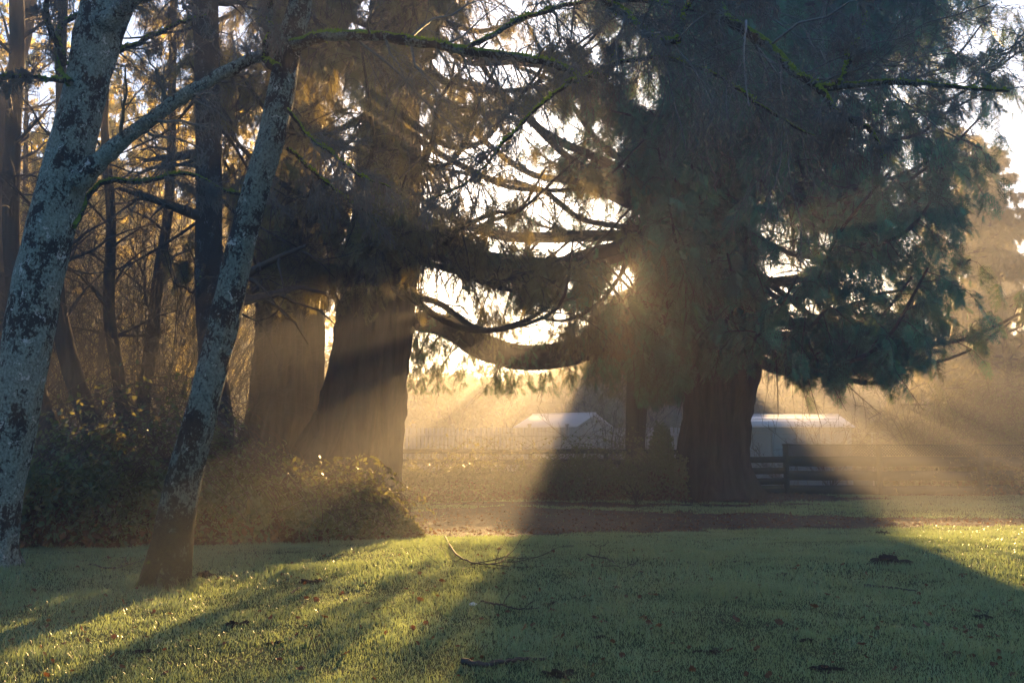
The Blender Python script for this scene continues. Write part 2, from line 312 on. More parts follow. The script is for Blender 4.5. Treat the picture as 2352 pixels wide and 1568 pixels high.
def make_crown(root, limbs, leafmat_, barkmat, bl_per_limb=26, bl_len=.24, sprays=5, size=(.3, .55), keep=None, tmpl=SPR, hang=.75, sub=True, nsub=5, fronds=0, fsize=(.45, .8), bl_droop=.55):
    """limbs: list of (curve (k,3), radii). Builds each limb a part, branchlets one part, foliage one part."""
    K = 14; P = np.stack([smooth_curve(c, K) for c, r in limbs]); R = np.stack([np.interp(np.linspace(0, 1, K), np.linspace(0, 1, len(r)), r) for c, r in limbs])
    B, BR = children_of(P, R, bl_per_limb, .95, bl_len, .45, k=5, droop=bl_droop, wig=.18, umin=.12, flat=.6, minlen=.5)
    BR = np.clip(BR, .004, .022)
    if keep is not None:
        k = keep(B[:, 3]); B, BR = B[k], BR[k]
    mb = MB().tubes(B, BR, 3)
    S1 = [points_on(B, sprays)]
    if sub:
        C, CR = children_of(B, BR, 4, .8, .5, .6, k=4, droop=.6, wig=.2, umin=.2, minlen=.25); CR = np.clip(CR, .003, .01)
        mb.tubes(C, CR, 3); S1.append(points_on(C, max(2, int(sprays*.6))))
    S = np.concatenate([a for a, b in S1]); T = np.concatenate([b for a, b in S1])
    D = unit(T*(1-hang)+rng.normal(size=T.shape)*.45+np.array([0, 0, -1.])*hang)
    sz = size[0]+(size[1]-size[0])*rng.random(len(S))
    fm = MB()
    if fronds:
        S3, T3 = points_on(B, fronds, .2); D3 = unit(T3*.35+rng.normal(size=T3.shape)*.25+np.array([0, 0, -.75])); s3 = fsize[0]+(fsize[1]-fsize[0])*rng.random(len(S3))
        put_sprays(fm, S3, D3, s3, FROND, keep, .1)
    put_sprays(fm, S, D, sz, tmpl, keep)
    crown(root, [(mb, barkmat), (fm, leafmat_)])
    return len(S)
def limb_curve(p0, az, L, droop, rise, k=7, wob=.15):
    u = np.linspace(0, 1, k); x = np.cumsum(np.full(k, L/(k-1)))-L/(k-1)
    C = np.stack([p0[0]+cos(az)*x, p0[1]+sin(az)*x, p0[2]-droop*L*np.sin(u*pi*.72)+rise*L*u**2.2], -1)
    C[1:] += rng.normal(size=(k-1, 3))*wob; return C
exec_parts = []
del exec_parts
BOT_X = [560, 880, 915, 960, 1030, 1045, 1105, 1125, 1215, 1235, 1425, 1470, 1560, 1600, 1700, 1745, 1770, 1850, 1890, 1990, 2100, 2200, 2352]
BOT_Y = [700, 760, 830, 850, 830, 780, 780, 850, 840, 790, 800, 930, 930, 860, 870, 850, 870, 925, 880, 905, 900, 850, 790]
def above_hem(P):
    px, py = pix(P); return py < np.interp(px, BOT_X, BOT_Y)+26*(vn(px/22, py*0)-.5)*2+12*(rng.random(len(P))-.5)
def keep_cedar(P):
    P = np.asarray(P); px, py = pix(P); up = np.clip((P[:, 1]-26)/2, 0, 1)*70*(px > 1740)
    Q = P.copy(); Q[:, 2] -= up*P[:, 1]/F; return open_sky(P) & above_hem(Q)

# ------------------------------------------------------------------ ground
def grid(xs, ys, fz, sel=None, dz=0.):
    X, Y = np.meshgrid(xs, ys); Z = fz(X, Y)+dz; V = np.stack([X, Y, Z], -1).reshape(-1, 3); nx = len(xs)
    i, j = np.meshgrid(np.arange(nx-1), np.arange(len(ys)-1)); a = (j*nx+i).ravel(); q = np.stack([a, a+1, a+nx+1, a+nx], -1)
    if sel is not None:
        c = V[q].mean(1); q = q[sel(c[:, 0], c[:, 1])]
        used = np.unique(q); mp = np.zeros(len(V), int); mp[used] = np.arange(len(used)); V = V[used]; q = mp[q]
    return V, q
def mat_ground():
    m, t, o = nt('turf soil'); p = N(t, 'ShaderNodeBsdfPrincipled'); p.inputs['Roughness'].default_value = .95; p.inputs['Specular IOR Level'].default_value = .1
    a = noise(t, 5, 8, .7); b = noise(t, .5, 4)
    c = ramp(t, a, [(.3, (.02, .03, .012)), (.7, (.05, .085, .03))]); c = mixc(t, ramp(t, b, [(.45, (0, 0, 0)), (.65, (.6, .6, .6))]), c, (.05, .055, .02))
    t.links.new(c, p.inputs['Base Color']); t.links.new(bump(t, a, .8, .04), p.inputs['Normal']); t.links.new(p.outputs[0], o.inputs[0]); return m
def mat_soil():
    m, t, o = nt('bare soil'); p = N(t, 'ShaderNodeBsdfPrincipled'); p.inputs['Roughness'].default_value = .85; p.inputs['Specular IOR Level'].default_value = .3
    a = noise(t, 9, 9, .75); b = noise(t, 1.1, 4)
    c = ramp(t, a, [(.35, (.008, .005, .004)), (.55, (.03, .018, .012)), (.72, (.07, .048, .034))]); c = mixc(t, ramp(t, b, [(.5, (0, 0, 0)), (.7, (.35, .35, .35))]), c, (.05, .06, .02))
    t.links.new(c, p.inputs['Base Color']); t.links.new(bump(t, a, 1, .08), p.inputs['Normal']); t.links.new(p.outputs[0], o.inputs[0]); return m
M['ground'] = mat_ground(); M['soil'] = mat_soil()
xs = np.concatenate([[-300, -180, -110, -70, -45], np.arange(-30, 30.01, .16), [45, 70, 110, 180, 300]])
ys = np.concatenate([[-60, -30, -12, -4], np.arange(1, 36, .16), [38, 42, 48, 56, 66, 80, 110, 160, 230, 330, 420]])
V, q = grid(xs, ys, ground_z); tag(MB().add(V, Q=q).build('ground', 'ground', smooth=True), kind='structure')
def soil_mask(x, y):
    px, py = pix(np.stack([x, y, ground_z(x, y)], -1))
    n = (vn(x*1.2, y*1.2)-.5)*.9+(vn(x*4, y*4, 1)-.5)*.5
    # an open bed under the trees, thinning to a strip towards the fence on the far side
    cx = (x+0.6)/7.2; yy = 20.8-.10*np.abs(x)+.10*x
    w = np.clip(3.6-.27*np.clip(x, 0, 20)-.4*np.clip(-x-2, 0, 20), .7, 4)
    main = (np.abs(y-yy-.3)/w+n*.55) < 1
    foot = (np.hypot((x-6.1)/4.2, (y-29.6)/2.2)+n*.5) < 1
    rear = (np.abs(y-26.3)/1.2+np.abs(x-1)/7+n*.8) < .95
    return (main & (x > -8) & (x < 16)) | foot | rear
V, q = grid(np.arange(-9, 17, .1), np.arange(14.5, 32.5, .1), ground_z, soil_mask, .006)
V[:, 2] += .02*(vn(V[:, 0]*6, V[:, 1]*6)-.3).clip(0); tag(MB().add(V, Q=q).build('bare_soil', 'soil', smooth=True), kind='structure')

# ------------------------------------------------------------------ grass (stuff)
def mat_grass():
    m, t, o = nt('dewy grass'); g = N(t, 'ShaderNodeNewGeometry'); n = noise(t, .8, 6, .65); n2 = noise(t, 3.5, 3, .6)
    ad = N(t, 'ShaderNodeMath', operation='MULTIPLY_ADD'); t.links.new(g.outputs['Random Per Island'], ad.inputs[0]); ad.inputs[1].default_value = .35
    md = N(t, 'ShaderNodeMath', operation='MULTIPLY_ADD'); t.links.new(n, md.inputs[0]); md.inputs[1].default_value = .9; md.inputs[2].default_value = -.3
    me_ = N(t, 'ShaderNodeMath', operation='MULTIPLY_ADD'); t.links.new(n2, me_.inputs[0]); me_.inputs[1].default_value = .3; t.links.new(md.outputs[0], me_.inputs[2]); t.links.new(me_.outputs[0], ad.inputs[2])
    c = ramp(t, ad.outputs[0], [(.2, (.006, .05, .022)), (.4, (.008, .09, .055)), (.62, (.018, .17, .12)), (.88, (.06, .26, .22)), (1.0, (.16, .17, .08))])
    p = N(t, 'ShaderNodeBsdfPrincipled'); t.links.new(c, p.inputs['Base Color']); p.inputs['Roughness'].default_value = .3; p.inputs['Specular IOR Level'].default_value = 1.0
    tr = N(t, 'ShaderNodeBsdfTranslucent'); tr.inputs[0].default_value = (.46, .58, .20, 1)
    mx = N(t, 'ShaderNodeMixShader'); mx.inputs[0].default_value = .45; t.links.new(p.outputs[0], mx.inputs[1]); t.links.new(tr.outputs[0], mx.inputs[2]); t.links.new(mx.outputs[0], o.inputs[0]); return m
M['grass'] = mat_grass()
def in_view(x, y, m=80):
    px, py = pix(np.stack([x, y, ground_z(x, y)], -1)); return (px > -m) & (px < 2352+m) & (py < 1568+m*2)
gm = MB(); gx0 = lambda px, Y=10.3: (px-CX)/F*Y
def blades(x, y, h0, w0, n_keep=True):
    z = ground_z(x, y); n = len(x); h = h0*(.4+1.0*rng.random(n)**1.5)*(.45+1.1*vn(x*2.2+7, y*2.2, 1))*(.7+.6*vn(x*.5, y*.7+4)); w = w0*(.6+.8*rng.random(n))
    a = rng.random(n)*2*pi; le = h*(.15+.75*rng.random(n)); b = rng.random(n)*2*pi
    base = np.stack([x, y, z-.004], -1); s = np.stack([np.cos(b)*w, np.sin(b)*w, np.zeros(n)], -1)
    l = np.stack([np.cos(a)*le, np.sin(a)*le, h], -1)
    V = np.stack([base-s, base+s, base+l*np.array([.35, .35, .6])+s*.7, base+l*np.array([.35, .35, .6])-s*.7, base+l], 1)
    k = np.arange(n)[:, None]*5
    gm.add(V, T=np.concatenate([k+[3, 2, 4]]), Q=np.concatenate([k+[0, 1, 2, 3]]))
def scatter(y0, y1, dens, h, w):
    xm = y1*.56+.6; n = int(dens*2*xm*(y1-y0)); x = (rng.random(n)*2-1)*xm; y = y0+rng.random(n)*(y1-y0)
    k = in_view(x, y); x, y = x[k], y[k]
    k = ~(soil_mask(x, y) & (rng.random(len(x)) < .985)) & (vn(x*1.7+30, y*1.7+3, 2)*.8+vn(x*6, y*6)*.5+rng.random(len(x))*.4 > .36)
    blades(x[k], y[k], h, w)
for y0, y1, dens, h, w in ((5.2, 7.5, 5200, .034, .0022), (7.5, 10.5, 3600, .038, .0028), (10.5, 14.5, 2200, .042, .004), (14.5, 20, 900, .045, .006), (20, 32, 420, .05, .009)):
    scatter(y0, y1, dens, h, w)
for k_ in range(1):                                                         # scattered long blades
    n_ = 26000; y_ = 5.4+13*rng.random(n_)**1.3; x_ = (rng.random(n_)*2-1)*y_*.56; q_ = vn(x_*.9+11, y_*.9, 2) > .45; blades(x_[q_], y_[q_], .068, .0026)
for fx, fy, rr_, nn in ((gx0(372), 10.3, .27, 1500), (gx0(-25, 11.4), 11.4, .36, 1200)):   # longer grass at the feet of the alders
    a_ = rng.random(nn)*2*pi; d_ = rr_*(.75+.75*rng.random(nn)**2); blades(fx+np.cos(a_)*d_, fy+np.sin(a_)*d_, .075, .0035)
for _ in range(160):                                                        # coarse tufts
    y_ = 6+rng.random()*10; x_ = (rng.random()*2-1)*y_*.54; nn = int(20+rng.random()*50); a_ = rng.random(nn)*2*pi; d_ = .09*rng.random(nn)
    blades(x_+np.cos(a_)*d_, y_+np.sin(a_)*d_, .06, .0032)
tag(gm.build('grass', 'grass'), kind='stuff')

# ------------------------------------------------------------------ the giant cedar
CY0 = 29.6
cb = at(1640, 1140, CY0); cb[2] = -.05
cedar = thing('cedar_tree', 'giant cedar with a wide fluted flaring trunk and curtain of blue green drooping sprays', 'tree', cb)
mb = MB()
C = [cb, at(1638, 1060, CY0), at(1645, 960, CY0), at(1655, 860, CY0), at(1660, 700, CY0), at(1665, 400, CY0), at(1670, 100, CY0), at(1672, -150, CY0)]
trunk(mb, C, np.array([84, 78, 73, 86, 82, 66, 50, 34])/F*CY0, 160, 130, .045, 14, .45, .06, 1)
mb.build('trunk', 'cedar_bark', cedar, True)
big = []          # limbs the photo shows: pixel path, radii in pixels
def plimb(path, rad, Y0, Y1): 
    ys_ = np.linspace(Y0, Y1, len(path)); return np.array([at(px, py, yy) for (px, py), yy in zip(path, ys_)]), np.array(rad)/F*(Y0+Y1)/2
named = [
 plimb([(1640, 560), (1540, 600), (1490, 690), (1420, 755), (1330, 805), (1210, 822), (1110, 798), (1020, 750), (940, 735), (880, 690)], [32, 30, 26, 25, 25, 26, 24, 22, 17, 9], 29.4, 25.5),
 plimb([(1640, 480), (1560, 512), (1480, 538), (1390, 540), (1260, 545), (1150, 540), (1040, 500), (940, 440)], [20, 17, 13, 12, 11, 10, 8, 5], 29.4, 26.5),
 plimb([(1650, 520), (1560, 545), (1470, 560), (1380, 588), (1280, 618), (1160, 615), (1050, 590), (960, 545), (860, 530)], [34, 30, 23, 24, 26, 30, 28, 22, 10], 29.2, 26),
 plimb([(1640, 540), (1540, 575), (1460, 585), (1395, 590), (1365, 650), (1310, 682), (1240, 672), (1190, 640)], [16, 13, 9, 8, 8, 7, 6, 4], 29.2, 27.5),
 plimb([(1640, 470), (1500, 430), (1380, 370), (1260, 310), (1150, 220), (1040, 180)], [15, 12, 9, 8, 7, 5], 29.5, 27),
 plimb([(1650, 380), (1520, 340), (1400, 270), (1300, 200), (1180, 150)], [14, 11, 8, 6, 4], 29.6, 28),
 plimb([(1670, 660), (1780, 650), (1880, 630), (1960, 590), (2060, 560)], [14, 11, 9, 7, 4], 29.5, 30.5),
 plimb([(1680, 730), (1780, 740), (1880, 735), (1960, 700), (2040, 690)], [12, 9, 8, 6, 3], 29.2, 27.5),
 plimb([(1690, 800), (1790, 770), (1900, 780), (2010, 800), (2120, 830)], [12, 9, 7, 6, 3], 29.0, 27),
]
for c, r in named:
    m_ = MB(); trunk(m_, c, r, 40, 150, .09, 5, 0, .26, rng.random()*9); m_.build('limb', 'cedar_bark', cedar, True)
arcs = [
 plimb([(1600, 520), (1480, 480), (1380, 410), (1280, 340), (1190, 250), (1120, 170), (1060, 90)], [11, 9, 8, 7, 6, 5, 3], 29.2, 26),
 plimb([(1600, 530), (1540, 520), (1440, 470), (1330, 420), (1220, 400), (1120, 330), (1020, 230), (950, 190)], [12, 10, 9, 8, 7, 6, 5, 3], 29.2, 25.5),
 plimb([(1600, 540), (1530, 530), (1420, 520), (1330, 500), (1250, 440), (1180, 420), (1080, 400), (980, 380)], [12, 9, 8, 7, 6, 5, 4, 3], 29.0, 26),
 plimb([(1620, 440), (1500, 380), (1400, 350), (1320, 250), (1250, 130), (1200, 30)], [11, 9, 8, 6, 5, 3], 29.2, 28),
 plimb([(1560, 560), (1500, 590), (1460, 575), (1420, 640), (1370, 700), (1300, 735), (1240, 730)], [9, 7, 5, 5, 5, 4, 3], 28.8, 27.5)]
for c, r in arcs:
    m_ = MB(); trunk(m_, c, r, 14, 70, .06, 3, 0, .16, rng.random()*9); m_.build('limb', 'cedar_bark', cedar, True)
hang_ = []
for x0, y0, x1, y1 in ((935, 745, 950, 850), (950, 750, 985, 880), (975, 760, 1000, 860), (1000, 775, 1020, 840), (990, 770, 940, 860), (960, 755, 930, 880), (1130, 815, 1132, 880), (1150, 815, 1160, 895), (1170, 815, 1190, 870), (1060, 790, 1075, 830), (1370, 790, 1380, 850), (1080, 770, 1070, 740), (1010, 745, 1020, 700), (1250, 835, 1255, 862), (1300, 825, 1302, 850), (1400, 770, 1392, 815), (1220, 800, 1225, 760), (1340, 790, 1330, 750)):
    hang_.append(plimb([(x0, y0), ((x0*.6+x1*.4), y0+(y1-y0)*.3), (x1, y1)], [2.4, 1.6, 1], 26.6+rng.random(), 26.4+rng.random()))
make_crown(cedar, hang_, 'cedar_leaf', 'twig_far', 8, .3, 2, (.14, .28), lambda P: pix(P)[1] < 905, SPR, .8, fronds=1, fsize=(.25, .42))
auto = []
tz = np.array([p[2] for p in C]); tx = np.array([p[0] for p in C])
for i in range(110):
    z = 4.1+(i/109)**.9*14.5; az = rng.random()*2*pi
    if i % 5 < 2: az = -pi/2+rng.normal()*.9                       # towards the viewer
    right = cos(az) > 0
    L = (8.9 if right else 6.3)*(1-.10*(z-4)/15)*(.7+.38*rng.random())
    x0 = np.interp(z, tz, tx)
    for k in range(12):
        dr = (.30+.12*rng.random())*(1-k/14); lc_ = limb_curve(np.array([x0, CY0, z]), az, L, dr, .12+.15*rng.random()+.02*k); qx, qy = pix(smooth_curve(lc_, 20))
        if (qy < np.interp(qx, BOT_X, BOT_Y)-14).all(): break
        L *= .93
    auto.append((lc_, np.array([.13, .09, .06, .03])*(1-.4*(z-4)/15)))
    m_ = MB(); cc = smooth_curve(auto[-1][0], 24); m_.tubes(cc, np.interp(np.linspace(0, 1, 24), np.linspace(0, 1, 4), auto[-1][1]), 6); m_.build('limb', 'cedar_bark', cedar, True)
n1 = make_crown(cedar, auto, 'cedar_leaf', 'twig_far', 44, .22, 4, (.18, .36), keep_cedar, SPR, .72, fronds=4, fsize=(.4, .8))
shade_ = []  # extra dense sprays added right of the sun to block its light
for i in range(34):
    x0 = 1476+100*rng.random(); y0 = 430+330*rng.random(); yy = 28.2+2.6*rng.random(); shade_.append(plimb([(x0, y0), (x0-4+8*rng.random(), y0+60), (x0-8+22*rng.random(), y0+150)], [2.6, 1.8, 1], yy, yy))
make_crown(cedar, shade_, 'cedar_leaf', 'twig_far', 14, .3, 6, (.16, .3), lambda P: keep_cedar(P) & (pix(P)[0] > 1464), SPR, .85, fronds=5, fsize=(.3, .55))
lace = []
for i in range(27):
    x0 = 1090+350*rng.random(); y0 = 655+40*rng.random()+.25*(1437-x0)*(x0 > 1250); yy = 25.8+2.6*rng.random(); h_ = min(55+60*rng.random(), 812-y0); lace.append(plimb([(x0, y0), (x0-6+12*rng.random(), y0+.45*h_), (x0-14+28*rng.random(), y0+h_)], [2.2, 1.5, .8], yy, yy))
make_crown(cedar, lace, 'thin_leaf', 'twig_far', 8, .3, 3, (.12, .24), lambda P: (((pix(P)[0]-1436)/42)**2+((pix(P)[1]-636)/38)**2 > 1) & (pix(P)[1] < 830), SPR, .8, fronds=1, fsize=(.22, .42))
n4 = make_crown(cedar, arcs, 'thin_leaf', 'twig_far', 34, .18, 4, (.13, .26), keep_cedar, SPR, .8, fronds=1, fsize=(.3, .5))
n3 = make_crown(cedar, [(named[2][0], named[2][1]*.4), (named[3][0], named[3][1]*.5), (named[2][0]+[0, -.8, .1], named[2][1]*.2)], 'cedar_leaf', 'twig_far', 55, .10, 7, (.14, .36), lambda P: keep_cedar(P) & (pix(P)[0] < 1397) & (pix(P)[1] < 636+.4*(1437-pix(P)[0])), SPR, .8)
n2 = make_crown(cedar, named, 'cedar_leaf', 'twig_far', 50, .12, 4, (.16, .32), keep_cedar, SPR, .8, fronds=2, fsize=(.35, .6))

# ------------------------------------------------------------------ two big conifers at mid left
def big_conifer(name, label, path, rad, Y, nl, zr, Lr, keep, seed, leafk='thin_leaf', side=None, bl=22, sp=4, flare=.5):
    base = at(*path[0], Y); base[2] = -.05
    root = thing(name, label, 'tree', base); mb = MB()
    C = [base]+[at(px, py, Y) for px, py in path[1:]]
    trunk(mb, C, np.array(rad)/F*Y, 144, 120, .05, 13, flare, .07, seed); mb.build('trunk', 'cedar_bark', root, True)
    tz = np.array([p[2] for p in C]); tx = np.array([p[0] for p in C]); lim = []
    for i in range(nl):
        z = zr[0]+(zr[1]-zr[0])*(i/(nl-1)); az = rng.random()*2*pi if side is None or rng.random() > .6 else side+rng.normal()*.7
        L = (Lr[0]+(Lr[1]-Lr[0])*i/(nl-1))*(.7+.5*rng.random())
        lim.append((limb_curve(np.array([np.interp(z, tz, tx), Y, z]), az, L, .25+.2*rng.random(), .10+.25*rng.random()), np.array([.11, .075, .05, .02])))
        m_ = MB(); cc = smooth_curve(lim[-1][0], 24); m_.tubes(cc, np.interp(np.linspace(0, 1, 24), np.linspace(0, 1, 4), lim[-1][1]), 6); m_.build('limb', 'dark_bark', root, True)
    make_crown(root, lim, leafk, 'twig_far', int(bl*1.5), .22, max(2, sp-2), (.15, .32), keep, SPR, .7, fronds=2, fsize=(.35, .65))
    return root
def keep_mid(P):
    px, py = pix(P); lim = np.interp(px, [380, 470, 540, 590, 760, 800, 900, 960], [640, 880, 900, 800, 800, 740, 740, 700])
    dens = np.clip((py-0)/900, 0, 1)
    return open_sky(P) & above_hem(P) & (py < lim+150*(vn(px/18, py*0+3)-.55)+70*(rng.random(len(P))-.5))
big_conifer('conifer_tree', 'massive dark conifer trunk flaring into the bramble mound, lit by the broad sunbeam', [(768, 1180), (792, 1080), (828, 960), (858, 780), (880, 560), (900, 260), (910, -150)], [150, 124, 98, 86, 80, 64, 50], 23.6, 36, (6.0, 15), (5.8, 5.0), keep_mid, 3, side=-.9, bl=24, sp=6)
big_conifer('conifer_tree', 'massive dark conifer trunk just left of the sunlit one, flaring at its foot', [(612, 1160), (630, 1080), (656, 950), (666, 800), (668, 600), (675, 300), (680, -150)], [120, 98, 82, 75, 74, 60, 46], 25.6, 32, (6, 15), (5.2, 4.2), keep_mid, 7, side=-1.4, bl=22, sp=6)

# ------------------------------------------------------------------ narrower trunks at the left
def grow_bare(root, P, R, levels, mat='twig', names=('branches', 'twigs'), keep=None, sides=(6, 3, 3, 3, 3)):
    """bare crown: side shoots of side shoots. The thickest level and the twigs are separate parts"""
    out = []; p, r = P, R
    for i, kw in enumerate(levels):
        mn = kw.pop('rmin', .0018); p, r = children_of(p, r, **kw); r = np.maximum(r, mn)
        if keep is not None: k = keep(p[:, -1]); p, r = p[k], r[k]
        out.append((p, r))
    b = MB().tubes(out[0][0], out[0][1], 5)
    for pp, r_ in out[1:]: b.tubes(pp, r_, 3)
    b.build('crown', mat, root); return out
def thin_tree(name, label, path, rad, Y, mat, group=None, seed=0, limbs=(), lev=None, flare=.15, lump=.06, keep=None, leaf=None):
    base = at(*path[0], Y); base[2] = float(ground_z(base[0], Y))-.04
    root = thing(name, label, 'tree', base, group); mb = MB(); C = [base]+[at(px, py, Y) for px, py in path[1:]]
    c, w = trunk(mb, C, np.array(rad)/F*Y, 28, 60, .02, 5, flare, lump, seed); mb.build('trunk', mat, root, True)
    PL = []; RL = []
    for ci, ri in limbs:
        cc = smooth_curve(ci, 14); rr = np.interp(np.linspace(0, 1, 14), np.linspace(0, 1, len(ri)), ri); MB().tubes(cc, rr, 8).build('limb', mat, root, True); PL.append(cc); RL.append(rr)
    if lev:
        k = 14; ii = np.linspace(len(c)*.35, len(c)-1, k).astype(int); P = np.stack([c[ii]]+PL) if PL else c[ii][None]; R = np.stack([w[ii]]+RL) if PL else w[ii][None]
        if leaf:
            zz = np.linspace(3.0, c[-1, 2], 26); lm_ = []
            for z in zz:
                az = pi+rng.normal()*.9 if leaf == 1 else rng.random()*6.28; L = 2.7*(.6+.5*rng.random())*(1 if leaf == 1 else .6)
                lm_.append((limb_curve(np.array([np.interp(z, c[:, 2], c[:, 0]), Y, z]), az, L, .22, .1, wob=.08), np.array([.03, .02, .012, .006])))
            make_crown(root, lm_, 'thin_leaf', 'twig_far', 20, .3, 6, (.14, .3), lambda P: open_sky(P) & (pix(P)[1] < 890+110*(rng.random(len(P))-.5)) & (pix(P)[0] > 1437-(pix(P)[1]-640)/(1.0+1.7*rng.random(len(P)))) & ~((P[:, 1] < 33.3) & (pix(P)[0] > 1428) & (pix(P)[0] < 1482)), SPR, .6)
        return root, grow_bare(root, P, R, lev, 'twig_far', keep=keep)
    return root, None
def L2(n1, n2, n3=0, a=1.0, l1=.3, l2=.45, dr=.1, curl=.1, rf=.3):
    lv = [dict(nch=n1, ang=a, lenf=l1, radf=rf, k=6, droop=dr, wig=.15, curl=curl, rmin=.005), dict(nch=n2, ang=.8, lenf=l2, radf=.5, k=5, droop=dr, wig=.2, rmin=.0028)]
    if n3: lv.append(dict(nch=n3, ang=.75, lenf=.5, radf=.6, k=4, droop=dr, wig=.25, rmin=.002))
    return lv
# tall straight lichen-flecked trunk with long drooping dead limbs
lim = []
for i in range(26):
    z = 3.2+i*.42; az = rng.choice([pi, 0, -pi/2, pi*.8, -.2, .9])+rng.normal()*.5; b = at(480, 600, 17.5)
    lim.append((limb_curve(np.array([b[0], 17.5, z+1.2]), az, 2.2+1.4*rng.random(), .35, -.1+.35*rng.random(), wob=.06), np.array([.035, .022, .012, .006])))
thin_tree('conifer_tree', 'straight dark trunk with white lichen flecks, between the two leaning pale trunks', [(505, 1100), (506, 1000), (490, 850), (480, 600), (478, 300), (472, -100)], [32, 31, 30, 32, 30, 28], 17.5, 'dark_lichen', seed=5,
          limbs=lim, lev=[dict(nch=9, ang=.9, lenf=.35, radf=.5, k=5, droop=.3, wig=.15, rmin=.004), dict(nch=5, ang=.8, lenf=.5, radf=.6, k=4, droop=.35, wig=.2, rmin=.0025)])
thin_tree('slender_tree', 'dark curved trunk leaning left above the bramble hedge', [(270, 1090), (245, 1040), (205, 960), (165, 850), (140, 740), (128, 620), (150, 450), (140, 200), (150, -100)], [36, 30, 24, 21, 19, 17, 14, 12, 10], 19, 'dark_bark', seed=1, lev=L2(16, 7, 4))
thin_tree('slender_tree', 'thin dark trunk rising behind the hedge, second in the cluster', [(300, 1090), (288, 1010), (278, 900), (262, 800), (250, 700), (255, 500), (240, 250), (260, -100)], [24, 20, 16, 14, 13, 11, 9, 8], 21, 'dark_bark', seed=2, lev=L2(16, 7, 4))
thin_tree('slender_tree', 'faint thin trunk leaning right among golden leaves', [(310, 1080), (322, 980), (335, 880), (350, 780), (362, 650), (390, 450), (395, 200), (400, -100)], [20, 18, 16, 15, 13, 11, 9, 8], 23, 'dark_bark', seed=3, lev=L2(14, 7, 4))
thin_tree('slender_tree', 'dark leaning trunk low behind the pale foreground trunk', [(135, 1100), (115, 1010), (92, 930), (70, 850), (40, 700), (25, 500), (30, 300), (40, 100), (35, -100)], [34, 28, 24, 22, 20, 19, 18, 17, 16], 20, 'dark_bark', seed=4, lev=L2(16, 7, 4))
thin_tree('slender_tree', 'dark upright trunk at the left edge of the wood', [(5, 1090), (5, 900), (8, 600), (2, 300), (60, 60), (70, -100)], [24, 22, 20, 18, 17, 16], 24, 'dark_bark', seed=6, lev=L2(14, 7, 4))
thin_tree('slender_tree', 'thin hazy trunk rising above the rail fence, left of its twin', [(1452, 1060), (1453, 950), (1456, 820), (1474, 690), (1500, 560)], [17, 15, 13, 10, 6], 33, 'dark_bark', seed=8, lev=L2(7, 6, 3, l1=.25), leaf=1)
thin_tree('slender_tree', 'thin hazy trunk leaning right beside its straighter twin', [(1464, 1060), (1472, 950), (1488, 850), (1512, 760), (1545, 640)], [14, 13, 11, 10, 8], 33.6, 'dark_bark', seed=9, lev=L2(7, 6, 3, l1=.25), leaf=2)

# ------------------------------------------------------------------ the two foreground alders
TW = [dict(nch=18, ang=.85, lenf=.30, radf=.30, k=7, droop=.12, wig=.22, curl=.25, rmin=.006), dict(nch=12, ang=.8, lenf=.5, radf=.5, k=6, droop=.2, wig=.25, curl=.2, rmin=.0032), dict(nch=8, ang=.75, lenf=.5, radf=.6, k=5, droop=.3, wig=.3, rmin=.0022)]
import copy
def alder(label, path, rad, Y, limbs, mat, seed, flare, keep=None):
    base = at(*path[0], Y); base[2] = float(ground_z(base[0], Y))-.06
    root = thing('alder_tree', label, 'tree', base, None); mb = MB(); C = [base]+[at(px, py, Y+dy) for (px, py), dy in zip(path[1:], np.linspace(0, .3, len(path)-1))]
    c, w = trunk(mb, C, np.array(rad)/F*Y, 96, 260, .02, 5, flare*1.1, .10, seed, .24); mb.build('trunk', mat, root, True)
    P = []; R = []
    for pth, rd, ya, yb, mt in limbs:
        yy = np.linspace(ya, yb, len(pth)); cc = smooth_curve([at(px, py, q) for (px, py), q in zip(pth, yy)], 60); rr = np.interp(np.linspace(0, 1, 60), np.linspace(0, 1, len(rd)), rd)/F*(ya+yb)/2
        cc[1:] += np.cumsum(rng.normal(size=(59, 3))*.006, 0); rr = rr*(1+.16*(rng.random(60)-.5))
        MB().tubes(cc, rr, 14).build('limb', mt, root, True)
        ii = np.linspace(6, 59, 14).astype(int); P.append(cc[ii]); R.append(rr[ii])
    mm = MB()
    for (pth, rd, ya, yb, mt), pp, rr in zip(limbs, P, R):
        if mt != 'mossy': continue
        n = 700; u = rng.random(n)*12.99; i = u.astype(int); f = (u-i)[:, None]; Q = pp[i]*(1-f)+pp[i+1]*f; q = rr[i]*(1-f[:, 0])+rr[i+1]*f[:, 0]; a = pi/2+rng.normal(size=n)*.9
        off = np.stack([np.zeros(n), -np.cos(a), np.sin(a)], -1)*q[:, None]*.8; k_ = (vn(u*1.1+len(pth)*7, u*0+Q[:, 2]) > .5) & (q > .012)
        mm.inst(LEAF[0], LEAF[1], frames(off[k_]+rng.normal(size=(k_.sum(), 3))*.01, .3)*(.012+.03*rng.random(k_.sum()))[:, None, None], (Q+off)[k_])
    if mm.n: mm.build('moss', 'moss', root)
    out = grow_bare(root, np.stack(P), np.stack(R), copy.deepcopy(TW), 'twig', keep=keep)
    tips = out[2][0][:, -1]; sel = tips[rng.random(len(tips)) < .3]; n = len(sel)
    cm = MB(); k = np.linspace(0, 1, 4)[None, :, None]; d = np.array([0, 0, -1.])+rng.normal(size=(n, 3))*.25
    cm.tubes(sel[:, None]+d[:, None]*k*(.035+.03*rng.random((n, 1, 1))), np.tile([.001, .004, .004, .001], (n, 1)), 4).build('catkins', 'catkin', root)
    return root
